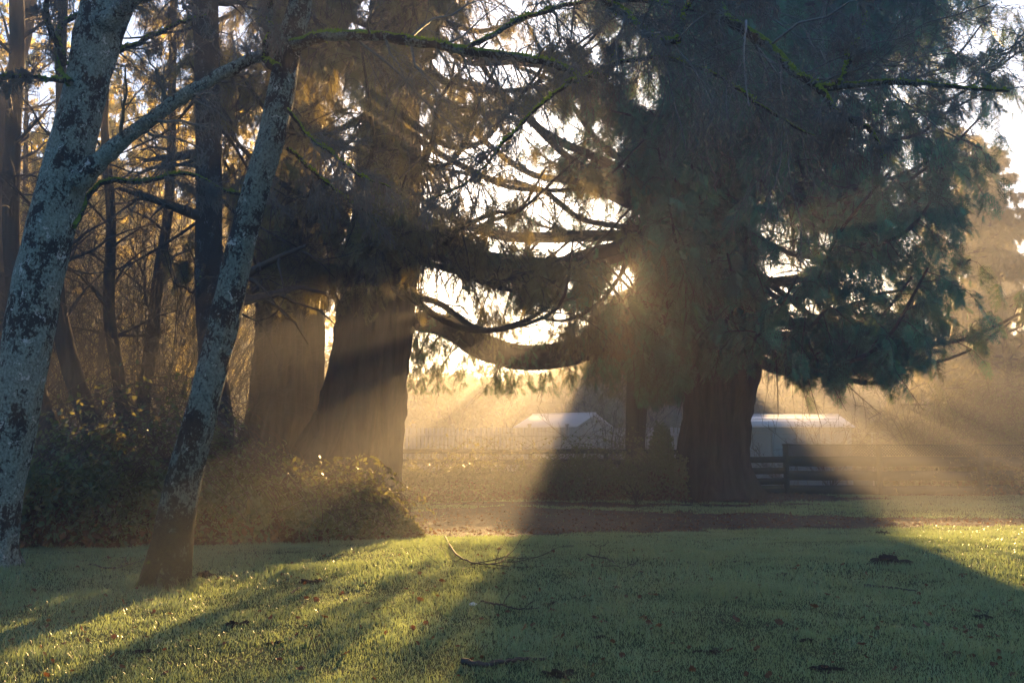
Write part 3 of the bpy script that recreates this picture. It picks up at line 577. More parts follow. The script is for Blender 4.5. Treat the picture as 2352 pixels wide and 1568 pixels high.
alder('pale lichen crusted leaning trunk at the left edge, with a limb reaching right', [(-25, 1335), (-15, 1250), (5, 1120), (30, 990), (62, 800), (98, 600), (150, 400), (198, 200), (225, 90), (265, -60), (290, -220)],
      [62, 50, 46, 50, 55, 54, 53, 50, 54, 62, 50], 11.4,
      [([(180, 420), (232, 365), (330, 280), (440, 200), (560, 142), (610, 120), (680, 60)], [30, 22, 17, 15, 14, 11, 8], 11.4, 11.0, 'alder_pale'),
       ([(150, 150), (120, 60), (112, 5), (60, -40)], [9, 7, 6, 4], 11.3, 10.6, 'mossy'),
       ([(160, 190), (130, 170), (122, 110), (128, 60), (200, 20), (210, -60)], [10, 9, 8, 7, 5, 4], 11.3, 11.8, 'mossy'),
       ([(150, 185), (90, 172), (30, 172), (-60, 180)], [7, 5, 5, 4], 11.2, 10.8, 'mossy'),
       ([(225, 150), (270, 120), (330, 100), (400, 60), (470, 30)], [10, 8, 6, 5, 3], 11.5, 12.5, 'mossy'),
       ([(170, 520), (230, 420), (340, 410), (430, 390), (520, 430), (620, 450)], [6, 6, 6, 5, 5, 3], 11.5, 13.5, 'mossy'),
       ([(230, 60), (330, -10), (420, -60)], [24, 18, 12], 11.4, 11.2, 'alder_pale')], 'alder_pale', 2, .25)
alder('slim leaning lichen patched trunk on the lawn with mossy limbs spreading right', [(372, 1365), (385, 1300), (402, 1200), (428, 1080), (455, 980), (490, 840), (525, 700), (552, 570), (590, 430), (622, 320), (645, 220), (665, 100), (690, 0), (705, -150)],
      [47, 46, 42, 38, 36, 35, 34, 33, 32, 31, 33, 31, 27, 22], 10.3,
      [([(640, 160), (610, 130), (617, 70), (622, 0), (628, -80)], [14, 9, 8, 7, 6], 10.4, 10.2, 'mossy'),
       ([(670, 105), (720, 92), (800, 88), (880, 92), (980, 108), (1060, 122), (1160, 138), (1250, 152), (1320, 180), (1330, 200)], [16, 15, 14, 13, 12, 11, 10, 9, 8, 6], 10.4, 9.6, 'mossy'),
       ([(1310, 190), (1240, 235), (1170, 310), (1110, 380), (1060, 420), (980, 450)], [6, 4, 4, 3, 3, 2], 9.6, 9.3, 'mossy'),
       ([(1300, 190), (1340, 170), (1390, 150), (1405, 120), (1420, 90)], [7, 8, 8, 7, 5], 9.6, 9.7, 'mossy'),
       ([(700, -60), (900, -160), (1200, -130), (1420, 0), (1480, 50), (1530, 78), (1568, 74)], [20, 18, 16, 12, 10, 11, 8], 10.2, 8.8, 'mossy'),
       ([(705, -120), (1000, -330), (1400, -260), (1630, -10), (1690, 50), (1770, 100), (1820, 150), (1880, 190), (1940, 196), (2080, 190), (2200, 190), (2340, 205)], [22, 20, 18, 15, 13, 12, 11, 10, 8, 7, 5, 3], 10.2, 8.6, 'mossy'),
       ([(1870, 188), (1900, 215), (1925, 250), (1960, 268), (2010, 285), (2045, 350)], [9, 8, 7, 7, 6, 3], 8.9, 8.6, 'mossy'),
       ([(1925, 190), (1945, 150), (1942, 115), (1980, 70), (1990, -20)], [7, 6, 5, 5, 4], 8.8, 9.0, 'mossy'),
       ([(1060, 122), (1180, 60), (1300, 20), (1450, 10), (1700, 60)], [7, 6, 5, 4, 2], 9.9, 9.4, 'mossy'),
       ([(1390, 150), (1500, 130), (1590, 150), (1660, 180), (1720, 230), (1830, 300), (1960, 350)], [6, 5, 5, 4, 4, 3, 2], 9.6, 9.0, 'mossy'),
       ([(1568, 74), (1600, 20), (1700, -40), (1800, 10)], [4, 4, 3, 2], 8.9, 8.8, 'mossy'),
       ([(660, 250), (700, 300), (760, 350), (830, 400), (900, 430)], [5, 4, 4, 3, 2], 10.4, 10.0, 'mossy'),
       ([(660, 340), (720, 390), (790, 460), (870, 520)], [5, 4, 3, 2], 10.4, 11.0, 'mossy')], 'alder', 4, .38)

# ------------------------------------------------------------------ brambles
def bramble(name, label, path, hw, height, n_leaf, canes, Y=None, leaf=(.05, .09), mat='bramble_leaf', cat='shrub', long_=.9, keep=None):
    """mound along a ground path (world x,y); half width hw and height per point"""
    path = np.array(path, float); mid = path.mean(0); root = thing(name, label, cat, (mid[0], mid[1], float(ground_z(*mid))))
    k = len(path)-1
    def along(u): 
        f = u*k; i = np.minimum(f.astype(int), k-1); g = (f-i)[:, None]; c = path[i]*(1-g)+path[i+1]*g
        return c, np.interp(u, np.linspace(0, 1, k+1), hw), np.interp(u, np.linspace(0, 1, k+1), height), unit(path[i+1]-path[i])
    def shell(n, deep=.3):
        u = rng.random(n); c, w, h, t = along(u); th = rng.random(n)*pi; r = 1-deep*rng.random(n)**1.3
        nrm = np.stack([-t[:, 1], t[:, 0]], -1); hh = h*(.6+.7*vn(c[:, 0]*1.1+3, c[:, 1]*1.1+th))*(.75+.5*vn(c[:, 0]*4+3, c[:, 1]*4+th*2)); w = w*(.75+.5*vn(c[:, 0]*1.9+13, th*2))
        xy = c+nrm*(np.cos(th)*w*r)[:, None]; z = ground_z(xy[:, 0], xy[:, 1])+np.maximum(.02, np.sin(th)**.7*hh*r)
        out = np.stack([nrm[:, 0]*np.cos(th), nrm[:, 1]*np.cos(th), np.sin(th)], -1); return np.concatenate([xy, z[:, None]], 1), out
    S, out = shell(n_leaf, .45); D = unit(out*.5+rng.normal(size=S.shape)*.8+np.array([0, 0, -.25]))
    if keep is not None: q = keep(S); S, D = S[q], D[q]
    sz = leaf[0]+(leaf[1]-leaf[0])*rng.random(len(S)); mb = MB(); mb.inst(LEAF[0], LEAF[1], frames(D, .35)*sz[:, None, None], S); 
    # arching canes, some reaching out
    A, o_ = shell(canes, .9); B, o2 = shell(canes, .2); B = B+o2*(long_*.35*rng.random((canes, 1))**2); A[:, 2] = ground_z(A[:, 0], A[:, 1]); d = B-A; l = np.linalg.norm(d, axis=1)
    q = l < 2.6*max(height); A, B, l = A[q], B[q], l[q]
    s = np.linspace(0, 1, 9)[None, :, None]; P = A[:, None]*(1-s)+B[:, None]*s; P[:, :, 2] += (4*s*(1-s))[:, :, 0]*(.25+.25*rng.random(len(A)))[:, None]*l[:, None]
    P += rng.normal(size=P.shape)*.02
    R = np.full(P.shape[:2], .006)*np.linspace(1, .4, 9)*(leaf[1]/.09)**.5; c_ = MB().tubes(P, R, 4)
    # leaves along the canes
    S2, T2 = points_on(P, 9, .4); D2 = unit(T2*.3+rng.normal(size=S2.shape)+np.array([0, 0, -.4])); sz2 = leaf[0]+(leaf[1]-leaf[0])*rng.random(len(S2)); mb.inst(LEAF[0], LEAF[1], frames(D2, .35)*sz2[:, None, None], S2)
    c_.build('canes', 'cane', root); mb.build('leaves', mat, root); 
    # dark heart of stems and dead leaves, so that it is not see-through
    H, o3 = shell(int(n_leaf*.2), .55); H2 = H.copy(); H2[:, 2] = (H2[:, 2]-ground_z(H[:, 0], H[:, 1]))*.75*rng.random(len(H))+ground_z(H[:, 0], H[:, 1]); db = MB()
    db.inst(LEAF[0], LEAF[1], frames(rng.normal(size=H.shape), .1)*(sz.mean()*1.6), H2); db.build('dead_leaves', 'dry_leaf', root); return root
gx = lambda px, Y: float((px-CX)/F*Y)
bramble('bramble_bush', 'long waist high bramble hedge behind the two leaning trunks', [(gx(-120, 14.2), 14.4), (gx(120, 14.2), 14.6), (gx(350, 14.5), 14.9), (gx(600, 15), 15.4), (gx(760, 16), 16.2)], [.9, 1.0, 1.0, 1.0, .8], [1.35, 1.62, 1.35, 1.0, .35], 34000, 520, leaf=(.07, .13), long_=1.5)
bramble('bramble_bush', 'low bramble mound spilling onto the lawn edge, gilded by the sunbeam', [(gx(640, 16), 15.9), (gx(760, 16.3), 16.3), (gx(860, 16), 16.2), (gx(945, 15.8), 15.9)], [.9, .95, .8, .4], [.8, .72, .5, .2], 15000, 320, leaf=(.06, .11), long_=1.9)
bramble('bramble_bush', 'low wispy bramble patch in front of the picket fence', [(gx(900, 28), 28), (gx(1050, 28.3), 28.6), (gx(1250, 28.5), 28.9), (gx(1430, 28.6), 28.9), (gx(1570, 28.8), 28.8)], [.9, 1.1, 1.1, 1.1, .9], [.85, .95, 1.1, 1.25, 1.2], 26000, 420, leaf=(.06, .12), long_=1.6)
bramble('bramble_bush', 'tall tangled bramble thicket behind the rail fence at the right', [(gx(2050, 34.3), 34.3), (gx(2120, 34), 34.2), (gx(2200, 34), 33.8), (gx(2450, 33), 33.5), (gx(2600, 33), 33)], [1.0, 1.3, 1.4, 1.5, 1.5], [1.9, 2.6, 2.8, 2.8, 2.8], 30000, 900, leaf=(.06, .12), long_=1.8)
bramble('bramble_bush', 'brambles trailing over the far right rails', [(gx(2020, 31.6), 31.6), (gx(2110, 31.6), 31.7), (gx(2250, 31.6), 31.5), (gx(2450, 31), 31.2)], [.3, .5, .6, .7], [.7, 1.1, 1.4, 1.6], 9000, 260, leaf=(.06, .12), long_=1.5)
bramble('bramble_bush', 'small leafy bush against the left side of the giant cedar trunk', [(gx(1500, 29), 29.6), (gx(1545, 29), 29.4)], [.7, .6], [1.55, 1.45], 6000, 60, leaf=(.07, .13))
# ------------------------------------------------------------------ fences
M['rail'] = plain('dark green stained timber', (.02, .032, .026), .35, 5, .75, (1, 1, 12), .4)
M['picket'] = plain('weathered pale timber', (.42, .43, .45), .18, 4, .8, (8, 8, .6), .3)
M['steel'] = plain('galvanised steel', (.30, .31, .32), .15, 9, .45, None, .1, .6)
M['white_metal'] = plain('white painted metal roof', (.62, .65, .72), .07, 2, .45, None, .1, .5)
M['shed_wall'] = plain('pale shed wall', (.45, .44, .43), .08, 3, .8, (1, 1, 8), .2)
M['glass'] = plain('milky greenhouse sheeting', (.33, .38, .43), .12, 2, .25, None, .05, .7)
M['plank'] = plain('grey weathered boards', (.22, .20, .18), .25, 4, .85, (9, 9, .5), .4)
zof = lambda py, Y: float(at(CX, py, Y)[2])
YF = 31.0
f = thing('rail_fence', 'dark horizontal board fence with a square post and lattice top, right of the giant cedar', 'fence', (gx(2000, YF), YF, 0))
def board(root, name, x0, x1, z0, z1, Y, mat, th=.035, sag=0):
    n = 10; xs_ = np.linspace(x0, x1, n); m_ = MB(); V = []
    for x in xs_:
        dz = sag*sin((x-x0)*1.3)+.008*sin(x*3.1)
        for a, b in ((-th/2, z0), (th/2, z0), (th/2, z1), (-th/2, z1)): V.append((x, Y+a, b+dz))
    q = [[i*4+a, i*4+(a+1) % 4, (i+1)*4+(a+1) % 4, (i+1)*4+a] for i in range(n-1) for a in range(4)]+[[0, 1, 2, 3], [n*4-1, n*4-2, n*4-3, n*4-4]]
    m_.add(V, Q=q); return m_.build(name, mat, root)
for a, b in ((1048, 1062), (1073, 1088), (1097, 1112), (1121, 1134)): board(f, 'rail', gx(1690, YF), gx(1796, YF), zof(b, YF), zof(a, YF), YF-.05, 'rail')
for seg, (xa, xb) in enumerate(((1806, 2010), (2016, 2240), (2246, 2460))):
    for a, b, sg in ((1048, 1071, .006), (1081, 1103, .008), (1113, 1135, .008)): board(f, 'board', gx(xa-6, YF), gx(xb+4, YF), zof(b, YF), zof(a, YF)+rng.normal()*.01, YF+.03+seg*.002, 'rail', sag=sg)
    l = MB(); x0, x1, z0, z1 = gx(xa+2, YF), gx(xb, YF), zof(1046, YF), zof(1022, YF); h = z1-z0
    for x in np.arange(x0-h, x1, .09):
        for s_, yy in ((1, 0), (-1, .012)):
            u0, u1 = max(0, (x0-x)/h), min(1, (x1-x)/h)
            if u1 <= u0: continue
            za, zb = (z0+u0*h, z0+u1*h) if s_ > 0 else (z1-u0*h, z1-u1*h)
            p = np.array([[x+u0*h, YF+.02+yy, za], [x+u1*h, YF+.02+yy, zb]]); l.tubes(p, np.array([.013, .013]), 4)
    l.box(((x0+x1)/2, YF+.026, z1+.014), (x1-x0, .05, .028)); l.build('lattice', 'rail', f)
for px in (1693, 1801, 2013, 2243, 2463): MB().box((gx(px, YF), YF+.0, zof(1078, YF)-.01), (.15, .14, 1.52)).box((gx(px, YF), YF, zof(1078, YF)+.77), (.19, .18, .04)).build('post', 'rail', f)
YL = 31.6
f = thing('rail_fence', 'low two rail dark fence behind the wispy brambles, left of the giant cedar', 'fence', (gx(1300, YL), YL, 0))
for a, b in ((1031, 1042), (1054, 1066), (1082, 1094)): 
    board(f, 'rail', gx(905, YL), gx(1565, YL), zof(b, YL), zof(a, YL), YL-.05, 'rail', sag=.012)
for px in (910, 1082, 1218, 1390, 1556): MB().box((gx(px, YL), YL+.04, .66), (.13, .12, 1.36)).build('post', 'rail', f)
YP = 37.5
f = thing('picket_fence', 'tall pale picket fence with capped posts in front of the white roofed shed', 'fence', (gx(1200, YP), YP, 0))
l = MB(); zt, zb = zof(982, YP), .05
for i, x in enumerate(np.arange(gx(900, YP), gx(1590, YP), .146)):
    l.box((x, YP+.0015*(i % 3), (zt+zb)/2+rng.normal()*.008), (.105, .02, zt-zb))
l.build('pickets', 'picket', f)
for z in (.45, zt-.25): l = MB().box(((gx(900, YP)+gx(1590, YP))/2, YP+.035, z), (gx(1590, YP)-gx(900, YP), .04, .09)); l.build('rail', 'picket', f)
for px in (950, 1040, 1130, 1216, 1302, 1392, 1480, 1566): MB().box((gx(px, YP), YP+.06, zt/2+.05), (.1, .1, zt+.1)).box((gx(px, YP), YP+.06, zt+.12), (.16, .16, .05)).build('post', 'picket', f)
YW = 35.0
f = thing('wire_fence', 'thin wire mesh fence between the rail fence and the pickets', 'fence', (gx(1300, YW), YW, 0))
board(f, 'top_rail', gx(905, YW), gx(1600, YW), zof(1003, YW), zof(1000.5, YW), YW, 'steel', .04)
for px in (960, 1125, 1290, 1455, 1590): MB().tubes([[gx(px, YW), YW+.04, 0], [gx(px, YW), YW+.04, zof(1000, YW)]], [.025, .025], 8).build('post', 'steel', f)
YG = 34.8
f = thing('wire_fence', 'wire mesh fence in front of the greenhouse, right of the giant cedar', 'fence', (gx(1900, YG), YG, 0))
board(f, 'top_rail', gx(1690, YG), gx(2010, YG), zof(995.5, YG), zof(993.5, YG), YG, 'steel', .04)
for px in (1700, 1850, 2000): MB().tubes([[gx(px, YG), YG+.04, 0], [gx(px, YG), YG+.04, zof(993, YG)]], [.025, .025], 8).build('post', 'steel', f)
YB = 30.0
f = thing('board_fence', 'hazy grey upright board fence seen between the left trunks', 'fence', (gx(470, YB), YB, 0))
l = MB()
for x in np.arange(gx(60, YB), gx(760, YB), .17): l.box((x, YB, zof(963, YB)/2), (.155, .02, zof(963, YB)+rng.normal()*.015))
l.build('boards', 'plank', f); board(f, 'rail', gx(60, YB), gx(760, YB), 1.6, 1.7, YB+.04, 'plank', .04)
# ------------------------------------------------------------------ sheds
def shed(name, label, cx, Y, rz, w, l, eave, ridge, roofmat, wallmat, vent=True, ribs=10):
    root = thing(name, label, 'shed', (cx, Y, 0)); c, s = cos(rz), sin(rz)
    def T(p): p = np.array(p, float); return np.stack([cx+p[:, 0]*c-p[:, 1]*s, Y+p[:, 0]*s+p[:, 1]*c, p[:, 2]], -1)
    h, e, r = w/2, eave, ridge; m_ = MB()                 # length along local x, gable ends at x = +-l/2
    V = [(x, y, z) for x in (-l/2, l/2) for y, z in ((-h, 0), (h, 0), (h, e), (0, r), (-h, e))]
    m_.add(T(V), T=[[2, 3, 4], [7, 9, 8]], Q=[[0, 1, 2, 4], [5, 9, 7, 6], [0, 4, 9, 5], [1, 6, 7, 2]]); m_.build('wall', wallmat, root)
    ov = .12; sl = (r-e)/h
    for sg in (-1, 1):
        m_ = MB(); p = []
        for x in (-l/2-ov, l/2+ov):
            for y, z in ((0, r+.03), (sg*(h+ov), e-ov*sl+.03)): p += [(x, y, z), (x, y, z+.04)]
        m_.add(T(p), Q=[[0, 1, 3, 2], [4, 6, 7, 5], [1, 5, 7, 3], [0, 2, 6, 4], [2, 3, 7, 6], [0, 4, 5, 1]])
        for k in range(ribs):
            u = (k+.5)/ribs; y = sg*(h+ov)*u; z = r+.075-(r-e+ov*sl)*u
            m_.tubes(T([(-l/2-ov, y, z), (l/2+ov, y, z)]), [.014, .014], 4)
        m_.build('roof', roofmat, root)
    m_ = MB().tubes(T([(-l/2-ov, 0, r+.08), (l/2+ov, 0, r+.08)]), [.035, .035], 6); m_.build('ridge_cap', roofmat, root)
    if vent:
        th = np.linspace(0, 2*pi, 17)[:-1]; m_ = MB(); ring = [(-l/2-.02, .14*cos(a), e+(r-e)*.42+.2*sin(a)) for a in th]; ring2 = [(-l/2+.0, y, z) for _, y, z in ring]
        m_.add(T(ring+ring2+[(-l/2-.02, 0, e+(r-e)*.42)]), T=[[i, (i+1) % 16, 32] for i in range(16)], Q=[[i, (i+1) % 16, 16+(i+1) % 16, 16+i] for i in range(16)]); m_.build('vent', 'plank', root)
    return root
shed('garden_shed', 'small pale gabled shed with a ribbed white roof behind the picket fence', gx(1296, 41.3), 42.0, Rd(-38), 2.5, 3.0, zof(982, 42)+.0, zof(954, 42), 'white_metal', 'shed_wall')
g = shed('greenhouse', 'low milky greenhouse behind the fence, right of the giant cedar', gx(1790, 39.5), 40.5, Rd(4), 3.0, 5.2, zof(981, 39), zof(956, 40.5), 'white_metal', 'glass', False, 4)
for k in range(6):
    x = gx(1790, 39.5)-2.4+k*.96; MB().box((x, 38.93, zof(981, 39)/2), (.05, .05, zof(981, 39)-.04), rz=Rd(4)).build('frame', 'steel', g)

# ------------------------------------------------------------------ trees behind
def leafy_tree(name, label, base, H, W, z0, n, leafk, seed, group=None, size=(.18, .34), tmpl=SPR_S, barkk='dark_bark', trunk_r=.16, dens=1., conif=False):
    root = thing(name, label, 'tree', base, group); b = np.array(base); mb = MB(); lean = rng.normal(size=2)*.5
    C = [b+[0, 0, -.05], b+[lean[0]*.2, lean[1]*.2, H*.3], b+[lean[0]*.7, lean[1]*.7, H*.7], b+[lean[0], lean[1], H]]
    c, w = trunk(mb, C, [trunk_r, trunk_r*.8, trunk_r*.45, .03], 16, 30, .03, 5, .3, .05, seed); mb.build('trunk', barkk, root, True)
    k = 10; ii = np.linspace(int(30*z0/H), 29, k).astype(int); P = c[ii][None]; R = w[ii][None]
    A, AR = children_of(P, R, int(26*dens), 1.25 if conif else .95, 0, .4, k=6, droop=.35 if conif else -.15, wig=.12, minlen=W*(1. if not conif else .9), umin=0.)
    if conif:
        u = (A[:, 0, 2]-b[2])/H; A = A[:, :1]+(A-A[:, :1])*(1.25-u)[:, None, None]
    AR = np.clip(AR, .01, .06); B, BR = children_of(A, AR, 9, .8, .42, .5, k=5, droop=.3 if conif else .05, wig=.2); BR = np.clip(BR, .006, .02)
    S, T = points_on(B, n); D = unit(T*.5+rng.normal(size=T.shape)*.5+np.array([0, 0, -.7 if conif else -.25])); sz = size[0]+(size[1]-size[0])*rng.random(len(S))
    fm = MB(); fm.inst(tmpl[0], tmpl[1], frames(D, .3)*sz[:, None, None], S); crown(root, [(MB().tubes(A, AR, 4).tubes(B, BR, 3), 'twig_far'), (fm, leafk)]); return root
protos = [leafy_tree('evergreen_tree', 'x', (-60+12*i, 60, 0), (13, 15, 12)[i], (3.0, 3.4, 2.8)[i],   .6, 20, 'gold_leaf', i+20, 'trees of the wood beyond the left trunks', (.13, .30)) for i in range(3)]
wood = [(-60, 33), (60, 31), (150, 36), (225, 30), (300, 38), (365, 33), (430, 40), (100, 45), (250, 48), (390, 50), (520, 44), (600, 52), (700, 46), (-150, 40), (790, 58), (0, 52), (480, 60), (860, 66)]
wl = ['golden backlit evergreen at the far left edge of the wood', 'golden backlit evergreen behind the leftmost pale trunk', 'golden leafy tree behind the curved dark trunk', 'near golden leafy tree between the curved trunk and its neighbour', 'tall golden leafy tree above the thin trunk cluster',
      'golden leafy tree behind the faint leaning trunk', 'golden leafy tree left of the lichen flecked trunk', 'far golden tree filling the gap above the bramble hedge at left', 'far golden tree deep in the wood behind the cluster', 'far golden tree just left of the straight trunk', 'hazy leafy tree right of the straight lichen flecked trunk',
      'far hazy tree behind the slim leaning trunk', 'hazy leafy tree behind the left massive conifer', 'leafy tree beyond the left edge of the wood', 'hazy far tree between the two massive conifers', 'hazy far tree deep behind the leftmost trunks', 'hazy distant tree showing beside the straight lichen flecked trunk', 'most distant hazy tree beside the sunlit massive conifer']
for i, ((px, Y), lb) in enumerate(zip(wood, wl)):
    p = protos[i % 3]
    if i < 3: p.location = (gx(px, Y), Y, 0); p['label'] = lb
    else: copytree(p, (gx(px, Y), Y, 0), rng.random()*6.28, .85+.35*rng.random(), lb)
# low hazy trees behind the sheds
lowp = leafy_tree('leafy_tree', 'rounded hazy tree behind the white roofed shed', (gx(1180, 56), 56, 0), 4.6, 2.2, .4, 12, 'thin_leaf', 40, 'low hazy trees beyond the sheds', (.16, .3))
for px, Y, sc, lb in ((980, 60, .95, 'low hazy tree showing right of the sunlit massive trunk'), (1070, 52, .8, 'low hazy tree left of the white roofed shed'), (1270, 62, .95, 'low hazy tree above the shed roof ridge'), (1370, 54, .9, 'low hazy tree right of the shed, beside the twin trunks'), (1530, 58, 1.1, 'low hazy tree between the twin trunks and the giant cedar'),
                    (1780, 60, 1.15, 'low hazy tree above the greenhouse'), (1880, 54, 1.1, 'low hazy tree right of the greenhouse'), (1990, 58, 1.3, 'low hazy tree above the bramble thicket')):
    copytree(lowp, (gx(px, Y), Y, 0), rng.random()*6.28, sc, lb)
# continuous far wood on the horizon: nobody could count it
fw = MB()
PX = [-600, 300, 480, 620, 700, 900, 1000, 1100, 1200, 1280, 1340, 1385, 1412, 1470, 1520, 1550, 1640, 1760, 1950, 2352, 3000]; PY = [360, 420, 560, 780, 850, 885, 890, 890, 885, 872, 845, 785, 722, 672, 710, 795, 835, 865, 850, 800, 780]
for Y0, off, n in ((70, 0, 120000), (88, 12, 80000)):
    x = (-50+110*rng.random(n))*Y0/70; px = CX+x/Y0*F; top = np.interp(px, PX, PY)-off+34*(vn(px/38+Y0, px*0+3)-.5)+16*(vn(px/9, px*0+5)-.5); h = 1.5+(1025-top)/F*Y0; z = h*(1-rng.random(n)**1.5*.98)
    S = np.stack([x, Y0+rng.normal(size=n)*1.6, z], -1); fw.inst(SPR_S[0]*[1, 1.4, 1], SPR_S[1], frames(rng.normal(size=S.shape), .2)*(.4+.4*rng.random(n))[:, None, None], S)
tag(fw.build('far_woods', 'thin_leaf'), kind='stuff')
# right hand conifers
rc = leafy_tree('fir_tree', 'dark conifer at the right edge behind the bramble thicket', (gx(2330, 38), 38, 0), 13.2, 3.2, 1.4, 26, 'thin_leaf', 50, 'conifers at the right edge', (.2, .42), SPR, dens=4.5, conif=True, trunk_r=.2)
for px, Y, sc, lb in ((2190, 44, 1.2, 'dark conifer just right of the giant cedar crown'), (2450, 41, .8, 'dark conifer cut by the right edge, standing farthest right'), (2270, 52, 1.03, 'far hazy conifer between the right edge conifers')):
    copytree(rc, (gx(px, Y), Y, 0), rng.random()*6.28, sc, lb)
# bare shrubs
def bare_shrub(label, px, Y, H, n, spread, mat='twig_far', group=None, more=1):
    b = (gx(px, Y), Y, float(ground_z(gx(px, Y), Y))); root = thing('bare_shrub', label, 'shrub', b, group); s = np.linspace(0, 1, 8)[None, :, None]
    d = np.stack([rng.normal(size=n)*spread, rng.normal(size=n)*spread*.6, np.full(n, 1.)], -1)*H*(.6+.5*rng.random((n, 1))); P = np.array(b)+d[:, None]*s; P[:, :, :2] += (s**2)[..., 0][..., None]*d[:, None, :2]*.5
    P += np.cumsum(rng.normal(size=P.shape)*.02*H/2, 1); R = np.full((n, 8), .012)*np.linspace(1, .4, 8)
    MB().tubes(P, R, 4).build('stems', mat, root); A, AR = children_of(P, R, 8*more, .6, .4, .6, k=5, wig=.2, droop=.1); B, BR = children_of(A, np.maximum(AR, .004), 5, .6, .5, .7, k=4, wig=.2, droop=.1); MB().tubes(A, np.maximum(AR, .005), 3).tubes(B, np.maximum(BR, .004), 3).build('twigs', mat, root)
bare_shrub('bare hazy twiggy shrub in front of the shed, left of the twin trunks', 1395, 34, 2.9, 12, .28)
for px, Y, H, lb in ((110, 22, 7.5, 'tall bare twiggy shrub close behind the leftmost pale trunk'), (215, 25, 8.5, 'tall bare twiggy shrub between the curved trunk and the thin trunk'), (345, 22, 8, 'tall bare twiggy shrub beside the faint leaning trunk'), (430, 26, 9, 'tall bare twiggy shrub just left of the lichen flecked trunk'), (560, 27, 8, 'tall bare twiggy shrub between the slim leaning trunk and the massive conifers'), (20, 27, 9, 'tall bare twiggy shrub at the very left edge')):
    bare_shrub(lb, px, Y, H, 13, .2, group='bare shrubs in the left wood', more=3)
bare_shrub('wispy bare shrub at the left end of the picket fence', 1060, 33, 1.6, 8, .35)
bare_shrub('bare twiggy shrub in front of the greenhouse', 1800, 33, 1.7, 10, .5)
bare_shrub('bare tangled shrub at the left end of the bramble thicket', 1900, 33, 2.4, 16, .5)
bare_shrub('tall bare shrub rising out of the bramble thicket at the right', 2120, 33.5, 3.2, 22, .55)
bare_shrub('bare pinkish shrub at the right edge above the boards', 2310, 33, 2.7, 20, .5)
bare_shrub('tiny weedy shrub at the edge of the bare soil before the giant cedar', 1458, 25.8, .55, 7, .35)

# ------------------------------------------------------------------ things lying on the lawn
def on_ground(px, py):
    r = ray(px, py); t = 5.
    for _ in range(400):
        p = EYE+r*t
        if p[2] <= ground_z(p[0], p[1]): break
        t += .04
    return p
def stick(label, path, rad, forks=0, name='fallen_branch', lift=.02):
    P = np.array([on_ground(px, py) for px, py in path]); 
    for p in P: p[2] = ground_z(p[0], p[1])+lift
    root = thing(name, label, 'branch', P[0]); cc = smooth_curve(P, 24); cc[:, 2] += .015*rng.random(24); rr = np.linspace(rad, rad*.4, 24); MB().tubes(cc, rr, 6).build('stem', 'stick', root)
    if forks:
        ii = np.linspace(0, 23, 10).astype(int); A, AR = children_of(cc[ii][None], rr[ii][None], forks, .8, .32, .7, k=6, droop=.05, wig=.2); A[..., 2] = np.maximum(A[..., 2], ground_z(A[..., 0], A[..., 1])+.01)
        B, BR = children_of(A, np.maximum(AR, .003), 3, .7, .5, .7, k=5, droop=-.1, wig=.25); MB().tubes(A, np.maximum(AR, .0035), 4).tubes(B, np.maximum(BR, .0025), 3).build('twigs', 'stick', root)
    return root
stick('large forked dead branch on the lawn at the edge of the sunlight', [(1022, 1240), (1045, 1278), (1075, 1298), (1110, 1306), (1150, 1300), (1170, 1278)], .014, 9, lift=.04)
stick('thin fork of dead twigs on the shaded lawn, middle right of the large branch', [(1350, 1278), (1400, 1292), (1425, 1308), (1460, 1300)], .009, 4)
stick('dark straight stick lying on the frosty lawn at the right', [(1985, 1352), (2040, 1356), (2105, 1364)], .016)
stick('dark bark covered stick in the bottom foreground', [(1060, 1532), (1120, 1534), (1190, 1526), (1255, 1524)], .024)
stick('crooked stick beside the white scrap', [(1105, 1388), (1150, 1396), (1185, 1404), (1240, 1404)], .011, 2)
stick('pale bare stick on the soil strip', [(1845, 1212), (1880, 1213), (1925, 1212)], .016)
stick('short twig on the sunlit grass right of the leaning trunk', [(668, 1368), (690, 1355)], .008)
stick('thin twig at the foot of the bramble hedge', [(205, 1300), (260, 1310), (330, 1290)], .01, 3)
stick('upright twig on the far green strip', [(1780, 1180), (1800, 1195)], .01, 2)
M['white'] = plain('white scrap', (.75, .77, .78), .08, 30, .6)
def blob(name, label, cat, px, py, size, mat, h=.4, group=None, n=9, lumps=.5, parent=None):
    p = on_ground(px, py); th, ph = np.meshgrid(np.arange(n*2)*pi/n, np.linspace(.05, pi/2, n)); ox = rng.random()*50
    d = np.stack([np.sin(ph)*np.cos(th), np.sin(ph)*np.sin(th), np.cos(ph)], -1); r = 1+lumps*2*(vn(d[..., 0]*2.5+ox, d[..., 1]*2.5+ox)-.5)+lumps*(vn(d[..., 0]*7+ox, d[..., 1]*7+d[..., 2]*4, 1)-.5)
    V = d*r[..., None]*np.array([size, size*.7, size*h]); V = V.reshape(-1, 3)+np.array([p[0], p[1], ground_z(p[0], p[1])-.005])
    j = np.arange(n-1)[:, None]*2*n; a = np.arange(2*n)[None]; b = (a+1) % (2*n); m_ = MB().add(V, Q=np.stack([j+a, j+2*n+a, j+2*n+b, j+b], -1).reshape(-1, 4)); o = m_.build(name, mat, smooth=True); tag(o, label, cat, group); return o
blob('molehill', 'dark crumbly molehill on the frosty lawn at the right', 'molehill', 2040, 1296, .23, 'soil', .32, n=22, lumps=.8)
